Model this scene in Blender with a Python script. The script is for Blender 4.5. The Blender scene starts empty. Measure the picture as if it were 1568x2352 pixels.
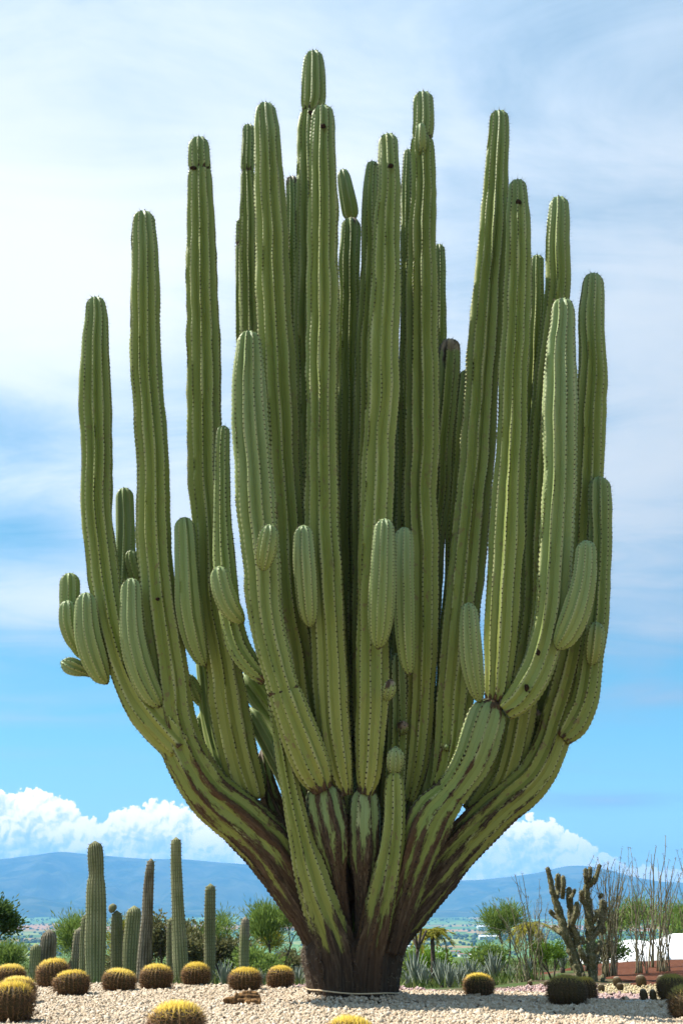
import bpy, math, random
import numpy as np
from mathutils import Vector
from math import radians as rad, pi

random.seed(7)
RNG = np.random.default_rng(11)
scene = bpy.context.scene
COL = scene.collection

# ------------------------------------------------------------------ camera
FV = 2600.0                       # focal length in photograph pixels (1568 px wide view)
HCAM = 0.95
TILT = math.atan((2100 - 1176) / FV)
CT, ST = math.cos(TILT), math.sin(TILT)
cam = bpy.data.cameras.new('camera')
cam.sensor_fit = 'HORIZONTAL'
cam.sensor_width = 36.0
cam.lens = 36.0 * FV / 1568.0
cam.clip_start = 0.1
cam.clip_end = 60000
camo = bpy.data.objects.new('camera', cam)
camo.location = (0, 0, HCAM)
camo.rotation_euler = (pi / 2 + TILT, 0, 0)
COL.objects.link(camo)
scene.camera = camo

# ------------------------------------------------------------------ sun, sky, exposure
SUN_EL = 52.0
SUN_AZ = -77.0                    # degrees from +Y (view direction), negative = left
sx = math.cos(rad(SUN_EL)) * math.sin(rad(SUN_AZ))
sy = math.cos(rad(SUN_EL)) * math.cos(rad(SUN_AZ))
sz = math.sin(rad(SUN_EL))
SUN_DIR = Vector((sx, sy, sz))
sun = bpy.data.lights.new('sun', 'SUN')
sun.energy = 5.0
sun.angle = rad(0.53)
sun.color = (1.0, 0.955, 0.88)
suno = bpy.data.objects.new('sun', sun)
suno.rotation_euler = SUN_DIR.to_track_quat('Z', 'Y').to_euler()
suno.location = (-20, 10, 40)
COL.objects.link(suno)

scene.view_settings.view_transform = 'Standard'
scene.view_settings.look = 'None'
scene.view_settings.exposure = 0.95
scene.view_settings.gamma = 1.0
scene.view_settings.use_curve_mapping = False
scene.cycles.use_denoising = True
scene.cycles.max_bounces = 8
scene.cycles.diffuse_bounces = 4
scene.cycles.volume_bounces = 1
scene.cycles.transparent_max_bounces = 8
scene.cycles.sample_clamp_indirect = 8.0


class NT:
    """small helper to write node trees"""
    def __init__(self, tree):
        self.t = tree
        self.n = tree.nodes
        self.l = tree.links

    def node(self, typ, **kw):
        nd = self.n.new(typ)
        for k, v in kw.items():
            setattr(nd, k, v)
        return nd

    def put(self, sock, val):
        if val is None:
            return
        if hasattr(val, 'is_output'):
            self.l.new(val, sock)
        else:
            if isinstance(val, (tuple, list)) and len(val) == 3 and sock.type == 'RGBA':
                val = (*val, 1.0)
            sock.default_value = val

    def math(self, op, a=None, b=None, c=None, clamp=False):
        nd = self.node('ShaderNodeMath', operation=op, use_clamp=clamp)
        for i, v in enumerate((a, b, c)):
            self.put(nd.inputs[i], v)
        return nd.outputs[0]

    def vmath(self, op, a=None, b=None, scale=None):
        nd = self.node('ShaderNodeVectorMath', operation=op)
        self.put(nd.inputs[0], a)
        if b is not None:
            self.put(nd.inputs[1], b)
        if scale is not None:
            self.put(nd.inputs[3], scale)
        return nd.outputs['Value'] if op in ('DOT_PRODUCT', 'LENGTH', 'DISTANCE') else nd.outputs[0]

    def mix(self, fac, a, b, blend='MIX'):
        nd = self.node('ShaderNodeMix', data_type='RGBA', blend_type=blend, clamp_factor=True)
        self.put(nd.inputs[0], fac)
        self.put(nd.inputs[6], a)
        self.put(nd.inputs[7], b)
        return nd.outputs[2]

    def sstep(self, v, a, b, lo=0.0, hi=1.0):
        nd = self.node('ShaderNodeMapRange', interpolation_type='SMOOTHSTEP')
        self.put(nd.inputs[0], v)
        for i, x in enumerate((a, b, lo, hi)):
            self.put(nd.inputs[i + 1], x)
        return nd.outputs[0]

    def lin(self, v, a, b, lo=0.0, hi=1.0):
        nd = self.node('ShaderNodeMapRange', interpolation_type='LINEAR', clamp=True)
        self.put(nd.inputs[0], v)
        for i, x in enumerate((a, b, lo, hi)):
            self.put(nd.inputs[i + 1], x)
        return nd.outputs[0]

    def noise(self, vec, scale, detail=4, rough=0.5, dist=0.0, out='Fac'):
        nd = self.node('ShaderNodeTexNoise')
        self.put(nd.inputs['Vector'], vec)
        self.put(nd.inputs['Scale'], scale)
        self.put(nd.inputs['Detail'], detail)
        self.put(nd.inputs['Roughness'], rough)
        self.put(nd.inputs['Distortion'], dist)
        return nd.outputs[out]

    def comb(self, x, y, z):
        nd = self.node('ShaderNodeCombineXYZ')
        for i, v in enumerate((x, y, z)):
            self.put(nd.inputs[i], v)
        return nd.outputs[0]

    def sep(self, v):
        nd = self.node('ShaderNodeSeparateXYZ')
        self.put(nd.inputs[0], v)
        return nd.outputs

    def attr(self, name, out='Fac'):
        nd = self.node('ShaderNodeAttribute', attribute_name=name)
        return nd.outputs[out]

    def ramp(self, v, stops, interp='LINEAR'):
        nd = self.node('ShaderNodeValToRGB')
        cr = nd.color_ramp
        cr.interpolation = interp
        while len(cr.elements) < len(stops):
            cr.elements.new(0.5)
        for e, (p, c) in zip(cr.elements, stops):
            e.position = p
            e.color = (*c, 1.0)
        self.put(nd.inputs[0], v)
        return nd.outputs[0]

    def fcurve(self, v, pts, interp='AUTO'):
        nd = self.node('ShaderNodeFloatCurve')
        cu = nd.mapping.curves[0]
        while len(cu.points) < len(pts):
            cu.points.new(0.5, 0.5)
        for p, (x, y) in zip(cu.points, pts):
            p.location = (x, y)
            p.handle_type = interp
        nd.mapping.update()
        self.put(nd.inputs['Value'], v)
        return nd.outputs[0]


def px_azel(x, y):
    u, v = (x - 784) / FV, (1176 - y) / FV
    dx, dy, dz = u, CT - v * ST, ST + v * CT
    return math.degrees(math.atan2(dx, dy)), math.degrees(math.atan2(dz, math.hypot(dx, dy)))


def build_world():
    w = bpy.data.worlds.new('World')
    scene.world = w
    w.use_nodes = True
    nt = NT(w.node_tree)
    nt.n.clear()
    out = nt.node('ShaderNodeOutputWorld')
    sky = nt.node('ShaderNodeTexSky', sky_type='NISHITA')
    sky.sun_disc = False
    sky.sun_elevation = rad(SUN_EL)
    sky.sun_rotation = rad(SUN_AZ)
    sky.altitude = 900
    sky.air_density = 1.0
    sky.dust_density = 0.35
    sky.ozone_density = 2.2
    hsv = nt.node('ShaderNodeHueSaturation')          # the clear sky, a little more saturated as the photograph is
    hsv.inputs['Hue'].default_value = 0.470
    hsv.inputs['Saturation'].default_value = 1.30
    hsv.inputs['Value'].default_value = 1.5
    nt.l.new(sky.outputs[0], hsv.inputs['Color'])
    clear = hsv.outputs[0]

    def n2(vec, scale, detail, rough=0.5, dist=0.0, out='Fac'):
        nd = nt.node('ShaderNodeTexNoise', noise_dimensions='2D')
        nt.put(nd.inputs['Vector'], vec)
        for k, v in (('Scale', scale), ('Detail', detail), ('Roughness', rough), ('Distortion', dist)):
            nd.inputs[k].default_value = v
        return nd.outputs[out]

    tc = nt.node('ShaderNodeTexCoord')
    d = nt.vmath('NORMALIZE', tc.outputs['Generated'])
    s = nt.sep(d)
    az = nt.math('MULTIPLY', nt.math('ARCTAN2', s[0], s[1]), 180 / pi)
    el = nt.math('MULTIPLY', nt.math('ARCSINE', s[2]), 180 / pi)

    # ---- high thin veil: noise on a plane overhead
    zz = nt.math('ADD', nt.math('MAXIMUM', s[2], 0.0), 0.13)
    q = nt.comb(nt.math('DIVIDE', s[0], zz), nt.math('DIVIDE', s[1], zz), 0.0)
    na = n2(nt.vmath('ADD', nt.vmath('MULTIPLY', q, (0.9, 1.0, 1.0)), (3.1, 0.4, 0.0)), 1.25, 6, 0.56, 0.35)
    nb = n2(nt.vmath('ADD', nt.vmath('MULTIPLY', q, (0.60, 1.5, 1.0)), (7.3, 2.2, 0.0)), 3.0, 7, 0.62, 0.5)
    cover = nt.fcurve(nt.lin(el, 0, 60), [(0.0, 0.26), (0.10, 0.28), (0.18, 0.40), (0.235, 0.82),
                                          (0.30, 1.02), (0.45, 1.08), (0.62, 1.02), (0.8, 0.78), (1.0, 0.55)])

    def lobe(x, y, rx, ry):
        a0, e0 = px_azel(x, y)
        rx, ry = rx / FV * 57.3, ry / FV * 57.3
        v = nt.vmath('MULTIPLY', nt.vmath('SUBTRACT', nt.comb(az, el, 0.0), (a0, e0, 0.0)), (1 / rx, 1 / ry, 0.0))
        r2 = nt.vmath('DOT_PRODUCT', v, v)
        return nt.math('POWER', 0.3679, r2)

    bumps = [(60, 640, 330, 230, 0.40), (60, 1420, 220, 110, 0.30),
             (40, 1240, 190, 60, -0.40), (40, 970, 170, 70, -0.16),
             (1480, 1250, 220, 200, 0.16), (1420, 1838, 150, 20, 0.62), (110, 1655, 190, 16, 0.30), (60, 1735, 220, 14, 0.24), (1500, 1480, 200, 60, 0.30),
             (1520, 1600, 170, 26, 0.46), (1300, 60, 420, 200, -0.18)]
    extra = None
    for (x, y, rx, ry, a) in bumps:
        v = nt.math('MULTIPLY', lobe(x, y, rx, ry), a)
        extra = v if extra is None else nt.math('ADD', extra, v)
    nn = nt.math('ADD', nt.math('MULTIPLY', nt.math('SUBTRACT', na, 0.5), 0.85),
                 nt.math('MULTIPLY', nt.math('SUBTRACT', nb, 0.5), 0.80))
    base = nt.math('ADD', cover, extra)
    veil = nt.sstep(nt.math('ADD', base, nn), 0.18, 1.18, 0.0, 0.95)
    veil_col = nt.mix(nt.sstep(nt.math('ADD', base, nt.math('MULTIPLY', nn, 0.6)), 0.7, 1.4),
                      (6.6, 8.6, 10.8), (11.4, 11.7, 12.0))
    # thin cloud is brightest toward the sun and dims away from it
    fwd = nt.lin(nt.vmath('DOT_PRODUCT', d, tuple(SUN_DIR)), -0.45, 0.58, 0.14, 1.0)
    veil_col = nt.vmath('SCALE', veil_col, scale=fwd)
    col = nt.mix(veil, clear, veil_col)
    bgA = nt.node('ShaderNodeBackground')
    nt.put(bgA.inputs[0], col)
    bgA.inputs[1].default_value = 0.052

    # ---- heaped clouds along the horizon (only worked out low in the sky)
    azw = nt.math('ADD', nt.math('DIVIDE', nt.math('WRAP', az, 20.0, -20.0), 40.0), 0.5)
    outline = [(-60, 1812), (0, 1812), (70, 1806), (140, 1818), (185, 1862), (225, 1880), (265, 1856), (350, 1836),
               (420, 1842), (470, 1880), (540, 1925), (610, 1975), (760, 2020), (1000, 2010), (1080, 1945), (1150, 1893), (1220, 1874),
               (1290, 1892), (1350, 1925), (1410, 1962), (1480, 1985), (1560, 1985), (1650, 1950)]
    EMX = 10.0
    pts = []
    for (x, y) in outline:
        a, e = px_azel(x, y)
        pts.append((a / 40 + 0.5, e / EMX))
    pts = [(0.0, pts[0][1])] + pts + [(1.0, pts[0][1])]
    top = nt.math('MULTIPLY', nt.fcurve(azw, pts, 'AUTO'), EMX)
    uv = nt.comb(az, el, 0.0)
    wv = nt.vmath('ADD', uv, nt.vmath('SCALE', nt.vmath('SUBTRACT', n2(uv, 1.3, 2, 0.5, 0, 'Color'), (0.5, 0.5, 0.5)), scale=0.5))

    def billow(vec):
        vo = nt.node('ShaderNodeTexVoronoi', feature='F1', voronoi_dimensions='2D', normalize=True)
        nt.put(vo.inputs['Vector'], vec)
        vo.inputs['Scale'].default_value = 0.95
        vo.inputs['Detail'].default_value = 3.2
        vo.inputs['Roughness'].default_value = 0.50
        vo.inputs['Lacunarity'].default_value = 2.2
        return nt.math('SUBTRACT', 1.0, vo.outputs['Distance'])
    b0 = billow(wv)
    b1 = billow(nt.vmath('ADD', wv, (-0.13, 0.17, 0.0)))
    fine = n2(uv, 3.2, 4, 0.55)
    h0 = nt.math('ADD', nt.math('MULTIPLY', b0, 0.8), nt.math('MULTIPLY', fine, 0.35))
    rel = nt.math('SUBTRACT', top, el)                       # degrees below the outline
    dens = nt.math('ADD', rel, nt.math('MULTIPLY', nt.math('SUBTRACT', h0, 0.80), 2.0))
    cmask = nt.sstep(dens, -0.03, 0.16)
    cmask = nt.math('MULTIPLY', cmask, nt.sstep(el, 1.8, 4.2, 0.70, 1.0))
    relief = nt.math('MULTIPLY', nt.math('SUBTRACT', b0, b1), 2.6)
    light = nt.math('ADD', nt.math('MULTIPLY', nt.sstep(rel, 0.0, 2.8, 1.0, 0.35), 0.92), relief)
    light = nt.math('ADD', light, nt.math('MULTIPLY', nt.math('SUBTRACT', n2(uv, 0.75, 3, 0.5), 0.5), 1.0))
    ccol = nt.ramp(light, [(0.0, (0.34, 0.48, 0.74)), (0.40, (0.58, 0.69, 0.88)), (0.72, (0.92, 0.94, 0.98)), (0.95, (1.0, 1.0, 1.0))])
    ccol = nt.vmath('MULTIPLY', ccol, (25.5, 20.5, 17.0))
    bgB = nt.node('ShaderNodeBackground')
    nt.put(bgB.inputs[0], nt.mix(cmask, col, ccol))
    bgB.inputs[1].default_value = 0.052
    mx = nt.node('ShaderNodeMixShader')
    nt.put(mx.inputs[0], nt.math('LESS_THAN', el, 8.5))
    nt.l.new(bgA.outputs[0], mx.inputs[1])
    nt.l.new(bgB.outputs[0], mx.inputs[2])
    nt.l.new(mx.outputs[0], out.inputs[0])
    w.cycles.sampling_method = 'MANUAL'
    w.cycles.sample_map_resolution = 512


build_world()

# ------------------------------------------------------------------ numpy helpers
def hash01(*ints):
    h = np.zeros_like(np.asarray(ints[0], dtype=np.int64), dtype=np.uint64)
    for k, i in enumerate(ints):
        i = (np.asarray(i, dtype=np.int64) & 0xFFFFFFFF).astype(np.uint64)
        h = (h ^ (i * np.uint64([0x9E3779B1, 0x85EBCA77, 0xC2B2AE3D, 0x27D4EB2F][k % 4]))) & np.uint64(0xFFFFFFFF)
        h = ((h ^ (h >> np.uint64(15))) * np.uint64(0x2C1B3C6D)) & np.uint64(0xFFFFFFFF)
        h = ((h ^ (h >> np.uint64(12))) * np.uint64(0x297A2D39)) & np.uint64(0xFFFFFFFF)
        h = h ^ (h >> np.uint64(15))
    return h.astype(np.float64) / 4294967295.0


def vnoise(x, y, z=None, seed=0):
    x = np.asarray(x, float); y = np.asarray(y, float)
    z = np.zeros_like(x) if z is None else np.asarray(z, float)
    xi, yi, zi = np.floor(x).astype(int), np.floor(y).astype(int), np.floor(z).astype(int)
    f = lambda t: t * t * (3 - 2 * t)
    fx, fy, fz = f(x - xi), f(y - yi), f(z - zi)
    r = 0
    for a in (0, 1):
        for b in (0, 1):
            for c in (0, 1):
                wgt = (fx if a else 1 - fx) * (fy if b else 1 - fy) * (fz if c else 1 - fz)
                r = r + wgt * hash01(xi + a, yi + b, zi + c, np.full_like(xi, seed))
    return r


def fbm(x, y, z=None, seed=0, oct=4):
    r, a, t = 0, 0.5, 0
    for o in range(oct):
        k = 2.03 ** o
        r = r + a * vnoise(np.asarray(x) * k, np.asarray(y) * k, None if z is None else np.asarray(z) * k, seed + o)
        t += a
        a *= 0.5
    return r / t


def smoothstep(a, b, x):
    t = np.clip((np.asarray(x, float) - a) / (b - a), 0, 1)
    return t * t * (3 - 2 * t)


def mesh_np(name, verts, faces, attrs=None, smooth=True):
    """faces: list of int arrays (n x 3 or n x 4)"""
    me = bpy.data.meshes.new(name)
    verts = np.asarray(verts, np.float32)
    faces = [np.asarray(f, np.int32) for f in faces if len(f)]
    nl = sum(f.size for f in faces)
    npoly = sum(len(f) for f in faces)
    me.vertices.add(len(verts))
    me.vertices.foreach_set('co', verts.ravel())
    me.loops.add(nl)
    me.loops.foreach_set('vertex_index', np.concatenate([f.ravel() for f in faces]))
    me.polygons.add(npoly)
    tot = np.concatenate([np.full(len(f), f.shape[1], np.int32) for f in faces])
    start = np.concatenate([[0], np.cumsum(tot)[:-1]]).astype(np.int32)
    me.polygons.foreach_set('loop_start', start)
    me.polygons.foreach_set('use_smooth', np.full(npoly, smooth))
    if attrs:
        for k, v in attrs.items():
            v = np.asarray(v, np.float32)
            if v.ndim == 1:
                a = me.attributes.new(k, 'FLOAT', 'POINT')
                a.data.foreach_set('value', v)
            else:
                a = me.attributes.new(k, 'FLOAT_VECTOR', 'POINT')
                a.data.foreach_set('vector', v.ravel())
    me.update(calc_edges=True)
    me.validate()
    return me


def link(name, me, mat=None, parent=None, loc=None):
    o = bpy.data.objects.new(name, me)
    COL.objects.link(o)
    if mat and me is not None and not me.materials:
        me.materials.append(mat)
    if parent:
        o.parent = parent
    if loc is not None:
        o.location = loc
    return o


def tag(o, label=None, cat=None, group=None, kind=None):
    if label: o['label'] = label
    if cat: o['category'] = cat
    if group: o['group'] = group
    if kind: o['kind'] = kind
    return o


def empty(name, loc, label, cat, group=None, rz=0.0):
    o = bpy.data.objects.new(name, None)
    COL.objects.link(o)
    o.location = loc
    o.rotation_euler = (0, 0, rz)
    o.empty_display_size = 0.2
    return tag(o, label, cat, group)


def ray(x, y):
    u, v = (x - 784) / FV, (1176 - y) / FV
    return np.array([u, CT - v * ST, ST + v * CT])


def at(x, y, Y):
    """the point seen at pixel (x, y) that lies Y metres ahead"""
    r = ray(x, y)
    return np.array([0, 0, HCAM]) + r * (Y / r[1])


def mpp(y, Y):
    """metres per photograph pixel for something Y metres ahead"""
    r = ray(784, y)
    return Y / r[1] / FV


def on_ground(x, y, z=0.0):
    r = ray(x, y)
    t = (z - HCAM) / r[2]
    return np.array([0, 0, HCAM]) + r * t


def tube(path, radii, sides=8, cap=True, wob=0.0, seed=0, ell=None):
    """verts, [quads, tris] of a tube along a polyline"""
    P = np.asarray(path, float)
    R = np.asarray(radii, float)
    n = len(P)
    T = np.gradient(P, axis=0)
    T /= np.linalg.norm(T, axis=1)[:, None] + 1e-9
    N = np.zeros_like(P)
    a = np.array([1.0, 0, 0]) if abs(T[0][0]) < 0.8 else np.array([0, 1.0, 0])
    N[0] = a - T[0] * np.dot(a, T[0])
    N[0] /= np.linalg.norm(N[0])
    for i in range(1, n):
        v = N[i - 1] - T[i] * np.dot(N[i - 1], T[i])
        N[i] = v / (np.linalg.norm(v) + 1e-9)
    B = np.cross(T, N)
    th = np.arange(sides) / sides * 2 * pi
    rr = R[:, None] * np.ones(sides)[None]
    if wob:
        rr = rr * (1 + wob * (RNG.random((n, sides)) - 0.5) * 2)
    V = P[:, None, :] + rr[..., None] * (np.cos(th)[None, :, None] * N[:, None, :] + np.sin(th)[None, :, None] * B[:, None, :])
    V = V.reshape(-1, 3)
    i = np.arange(n - 1)[:, None] * sides
    j = np.arange(sides)[None]
    j2 = (j + 1) % sides
    Q = np.stack([i + j, i + j2, i + sides + j2, i + sides + j], -1).reshape(-1, 4)
    tris = np.zeros((0, 3), int)
    if cap:
        c0, c1 = len(V), len(V) + 1
        V = np.vstack([V, P[0], P[-1]])
        k = np.arange(sides)
        k2 = (k + 1) % sides
        t0 = np.stack([np.full(sides, c0), k2, k], -1)
        b = (n - 1) * sides
        t1 = np.stack([np.full(sides, c1), b + k, b + k2], -1)
        tris = np.vstack([t0, t1])
    return V, [Q, tris]


class MB:
    def __init__(self):
        self.v, self.q, self.t, self.n, self.at = [], [], [], 0, {}

    def add(self, V, F, **attrs):
        V = np.asarray(V, float)
        for f in F:
            f = np.asarray(f, int)
            if len(f):
                (self.q if f.shape[1] == 4 else self.t).append(f + self.n)
        self.v.append(V)
        for k, a in attrs.items():
            a = np.full(len(V), a, float) if np.isscalar(a) else np.asarray(a, float)
            self.at.setdefault(k, []).append(a)
        self.n += len(V)

    def mesh(self, name, smooth=True):
        fs = []
        if self.q: fs.append(np.vstack(self.q))
        if self.t: fs.append(np.vstack(self.t))
        at_ = {k: np.concatenate(v) for k, v in self.at.items()}
        return mesh_np(name, np.vstack(self.v), fs, at_, smooth)


def spikes(base, direc, length, width):
    """three-sided thin pyramids, one per row"""
    base = np.asarray(base, float); d = np.asarray(direc, float)
    d = d / (np.linalg.norm(d, axis=1)[:, None] + 1e-9)
    n = len(base)
    a = np.where(np.abs(d[:, 2:3]) < 0.9, np.array([[0, 0, 1.0]]), np.array([[1.0, 0, 0]]))
    u = np.cross(d, a); u /= np.linalg.norm(u, axis=1)[:, None] + 1e-9
    w = np.cross(d, u)
    L = np.broadcast_to(np.asarray(length, float), (n,))[:, None]
    W = np.broadcast_to(np.asarray(width, float), (n,))[:, None]
    V = np.stack([base + W * u, base + W * (-0.5 * u + 0.87 * w), base + W * (-0.5 * u - 0.87 * w), base + d * L], 1).reshape(-1, 3)
    k = np.arange(n)[:, None] * 4
    F = np.concatenate([k + np.array([0, 1, 3]), k + np.array([1, 2, 3]), k + np.array([2, 0, 3])], 0)
    return V, [F]


def leaves(centers, direc, length, width, fold=0.0):
    """flat diamond leaves, one per row"""
    c = np.asarray(centers, float); d = np.asarray(direc, float)
    d = d / (np.linalg.norm(d, axis=1)[:, None] + 1e-9)
    n = len(c)
    r = RNG.normal(size=(n, 3))
    u = np.cross(d, r); u /= np.linalg.norm(u, axis=1)[:, None] + 1e-9
    L = np.broadcast_to(np.asarray(length, float), (n,))[:, None]
    W = np.broadcast_to(np.asarray(width, float), (n,))[:, None]
    V = np.stack([c, c + d * L * 0.5 + u * W, c + d * L, c + d * L * 0.5 - u * W], 1).reshape(-1, 3)
    k = np.arange(n)[:, None] * 4
    return V, [k + np.array([0, 1, 2, 3])]


def catmull(P, n_per=12):
    P = np.asarray(P, float)
    Q = np.vstack([2 * P[0] - P[1], P, 2 * P[-1] - P[-2]])
    out = []
    for i in range(1, len(Q) - 2):
        p0, p1, p2, p3 = Q[i - 1], Q[i], Q[i + 1], Q[i + 2]
        t = np.linspace(0, 1, n_per, endpoint=False)[:, None]
        out.append(0.5 * ((2 * p1) + (-p0 + p2) * t + (2 * p0 - 5 * p1 + 4 * p2 - p3) * t ** 2 + (-p0 + 3 * p1 - 3 * p2 + p3) * t ** 3))
    out.append(P[-1:])
    return np.vstack(out)


def resample(P, ds):
    d = np.concatenate([[0], np.cumsum(np.linalg.norm(np.diff(P[:, :3], axis=0), axis=1))])
    n = max(3, int(round(d[-1] / ds)) + 1)
    s = np.linspace(0, d[-1], n)
    return np.stack([np.interp(s, d, P[:, k]) for k in range(P.shape[1])], 1), s


def wave(s, step, amp, rng):
    """smooth random function along s"""
    L = s[-1] + step * 3
    k = np.arange(-step, L, step)
    v = rng.normal(size=len(k))
    i = np.clip(((s + step) / step).astype(int), 0, len(k) - 2)
    t = (s + step) / step - i
    t = t * t * (3 - 2 * t)
    return amp * (v[i] * (1 - t) + v[i + 1] * t)


# ------------------------------------------------------------------ materials
def material(name):
    m = bpy.data.materials.new(name)
    m.use_nodes = True
    nt = NT(m.node_tree)
    b = nt.n['Principled BSDF']
    return m, nt, b


def bump(nt, bsdf, h, strength=0.4, dist=0.01):
    bp = nt.node('ShaderNodeBump')
    bp.inputs['Strength'].default_value = strength
    bp.inputs['Distance'].default_value = dist
    nt.put(bp.inputs['Height'], h)
    nt.l.new(bp.outputs[0], bsdf.inputs['Normal'])


def simple(name, c1, c2, scale=8.0, rough=0.8, spec=0.2, coord='Object', bmp=0.0, detail=5, translucent=0.0):
    m, nt, b = material(name)
    tc = nt.node('ShaderNodeTexCoord')
    n = nt.noise(tc.outputs[coord], scale, detail, 0.6)
    nt.put(b.inputs['Base Color'], nt.mix(nt.sstep(n, 0.3, 0.7), c1, c2))
    b.inputs['Roughness'].default_value = rough
    b.inputs['Specular IOR Level'].default_value = spec
    if bmp:
        bump(nt, b, n, bmp, 0.02)
    if translucent:
        tr = nt.node('ShaderNodeBsdfTranslucent')
        nt.put(tr.inputs[0], nt.mix(n, c1, c2))
        mx = nt.node('ShaderNodeMixShader')
        mx.inputs[0].default_value = translucent
        nt.l.new(b.outputs[0], mx.inputs[1])
        nt.l.new(tr.outputs[0], mx.inputs[2])
        nt.l.new(mx.outputs[0], nt.n['Material Output'].inputs[0])
    return m


def mat_cactus_skin():
    m, nt, b = material('giant_cactus_skin')
    cyl = nt.attr('cyl', 'Vector')
    rib = nt.attr('rib')
    age = nt.attr('age')
    bark = nt.attr('bark')
    nL = nt.noise(cyl, 1.6, 4, 0.55)
    nM = nt.noise(cyl, 9.0, 5, 0.6)
    nF = nt.noise(cyl, 42.0, 4, 0.6)
    young = (0.220, 0.295, 0.135)
    mature = (0.205, 0.250, 0.058)
    old = (0.245, 0.262, 0.056)
    g = nt.mix(nt.sstep(age, 0.0, 0.45), young, mature)
    g = nt.mix(nt.sstep(age, 0.45, 1.0), g, old)
    g = nt.mix(nt.sstep(nL, 0.35, 0.7, 0.0, 0.5), g, (0.150, 0.205, 0.045))
    g = nt.mix(nt.sstep(nM, 0.5, 0.78, 0.0, 0.4), g, (0.27, 0.285, 0.07))
    # ribs: paler yellow-green keel, darker crease
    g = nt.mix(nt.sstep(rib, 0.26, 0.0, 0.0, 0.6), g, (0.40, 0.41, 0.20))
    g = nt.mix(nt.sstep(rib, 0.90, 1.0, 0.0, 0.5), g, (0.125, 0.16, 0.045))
    # corky scars
    sc = nt.noise(nt.vmath('MULTIPLY', cyl, (1.0, 1.0, 3.0)), 15.0, 3, 0.5)
    scm = nt.math('MULTIPLY', nt.sstep(sc, 0.59, 0.67), nt.sstep(nL, 0.42, 0.58))
    scm = nt.math('MULTIPLY', scm, nt.sstep(age, 0.25, 0.7))
    g = nt.mix(nt.math('MULTIPLY', scm, 0.7), g, (0.17, 0.115, 0.060))
    pk = nt.noise(cyl, 70.0, 2, 0.5)
    g = nt.mix(nt.math('MULTIPLY', nt.sstep(pk, 0.70, 0.76), nt.sstep(nM, 0.42, 0.6, 0.0, 0.7)), g, (0.055, 0.048, 0.02))
    # bark creeping up along the areole rows
    keel = nt.math('SUBTRACT', 0.5, rib)
    bv = nt.math('ADD', bark, nt.math('MULTIPLY', keel, 0.40))
    bv = nt.math('ADD', bv, nt.math('MULTIPLY', nt.math('SUBTRACT', nM, 0.5), 1.3))
    bv = nt.math('ADD', bv, nt.math('MULTIPLY', nt.math('SUBTRACT', nL, 0.5), 0.8))
    bv = nt.math('ADD', bv, nt.math('MULTIPLY', nt.math('SUBTRACT', nF, 0.5), 0.55))
    bv = nt.math('ADD', bv, nt.math('MULTIPLY', nt.math('SUBTRACT', nt.noise(cyl, 120.0, 3, 0.6), 0.5), 0.35))
    bm = nt.math('MULTIPLY', nt.sstep(bv, 0.50, 0.68), nt.sstep(bark, 0.02, 0.14))
    fib = nt.noise(nt.vmath('MULTIPLY', cyl, (1.0, 1.0, 0.6)), 38.0, 5, 0.7)
    bc = nt.ramp(fib, [(0.30, (0.014, 0.010, 0.006)), (0.5, (0.066, 0.046, 0.026)), (0.72, (0.165, 0.125, 0.078))])
    bc = nt.mix(nt.sstep(nL, 0.45, 0.7, 0.0, 0.6), bc, (0.115, 0.058, 0.022))
    bc = nt.mix(nt.sstep(bark, 0.75, 1.2, 0.0, 0.45), bc, (0.05, 0.033, 0.024))
    g = nt.mix(bm, g, bc)
    # dead grey tips
    dead = nt.attr('dead')
    dc = nt.mix(nt.sstep(nM, 0.35, 0.65), (0.36, 0.30, 0.23), (0.06, 0.042, 0.028))
    g = nt.mix(nt.sstep(nt.math('ADD', dead, nt.math('MULTIPLY', nt.math('SUBTRACT', nM, 0.5), 0.9)), 0.42, 0.55), g, dc)
    nt.put(b.inputs['Base Color'], g)
    nt.put(b.inputs['Roughness'], nt.mix(bm, (0.50, 0.50, 0.50), (0.92, 0.92, 0.92)))
    b.inputs['Specular IOR Level'].default_value = 0.2
    h = nt.math('ADD', nt.math('MULTIPLY', nM, 0.35), nt.math('MULTIPLY', nt.math('MULTIPLY', fib, bm), 2.2))
    h = nt.math('ADD', h, nt.math('MULTIPLY', bm, 0.35))
    bump(nt, b, h, 0.55, 0.02)
    return m


def mat_attr_ramp(name, attr, stops, rough=0.6, spec=0.2, jit=0.0, translucent=0.0):
    m, nt, b = material(name)
    v = nt.attr(attr)
    if jit:
        tc = nt.node('ShaderNodeTexCoord')
        v = nt.math('ADD', v, nt.math('MULTIPLY', nt.math('SUBTRACT', nt.noise(tc.outputs['Object'], 20.0, 2), 0.5), jit))
    c = nt.ramp(v, stops)
    nt.put(b.inputs['Base Color'], c)
    b.inputs['Roughness'].default_value = rough
    b.inputs['Specular IOR Level'].default_value = spec
    if translucent:
        tr = nt.node('ShaderNodeBsdfTranslucent')
        nt.put(tr.inputs[0], c)
        mx = nt.node('ShaderNodeMixShader')
        mx.inputs[0].default_value = translucent
        nt.l.new(b.outputs[0], mx.inputs[1])
        nt.l.new(tr.outputs[0], mx.inputs[2])
        nt.l.new(mx.outputs[0], nt.n['Material Output'].inputs[0])
    return m


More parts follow.
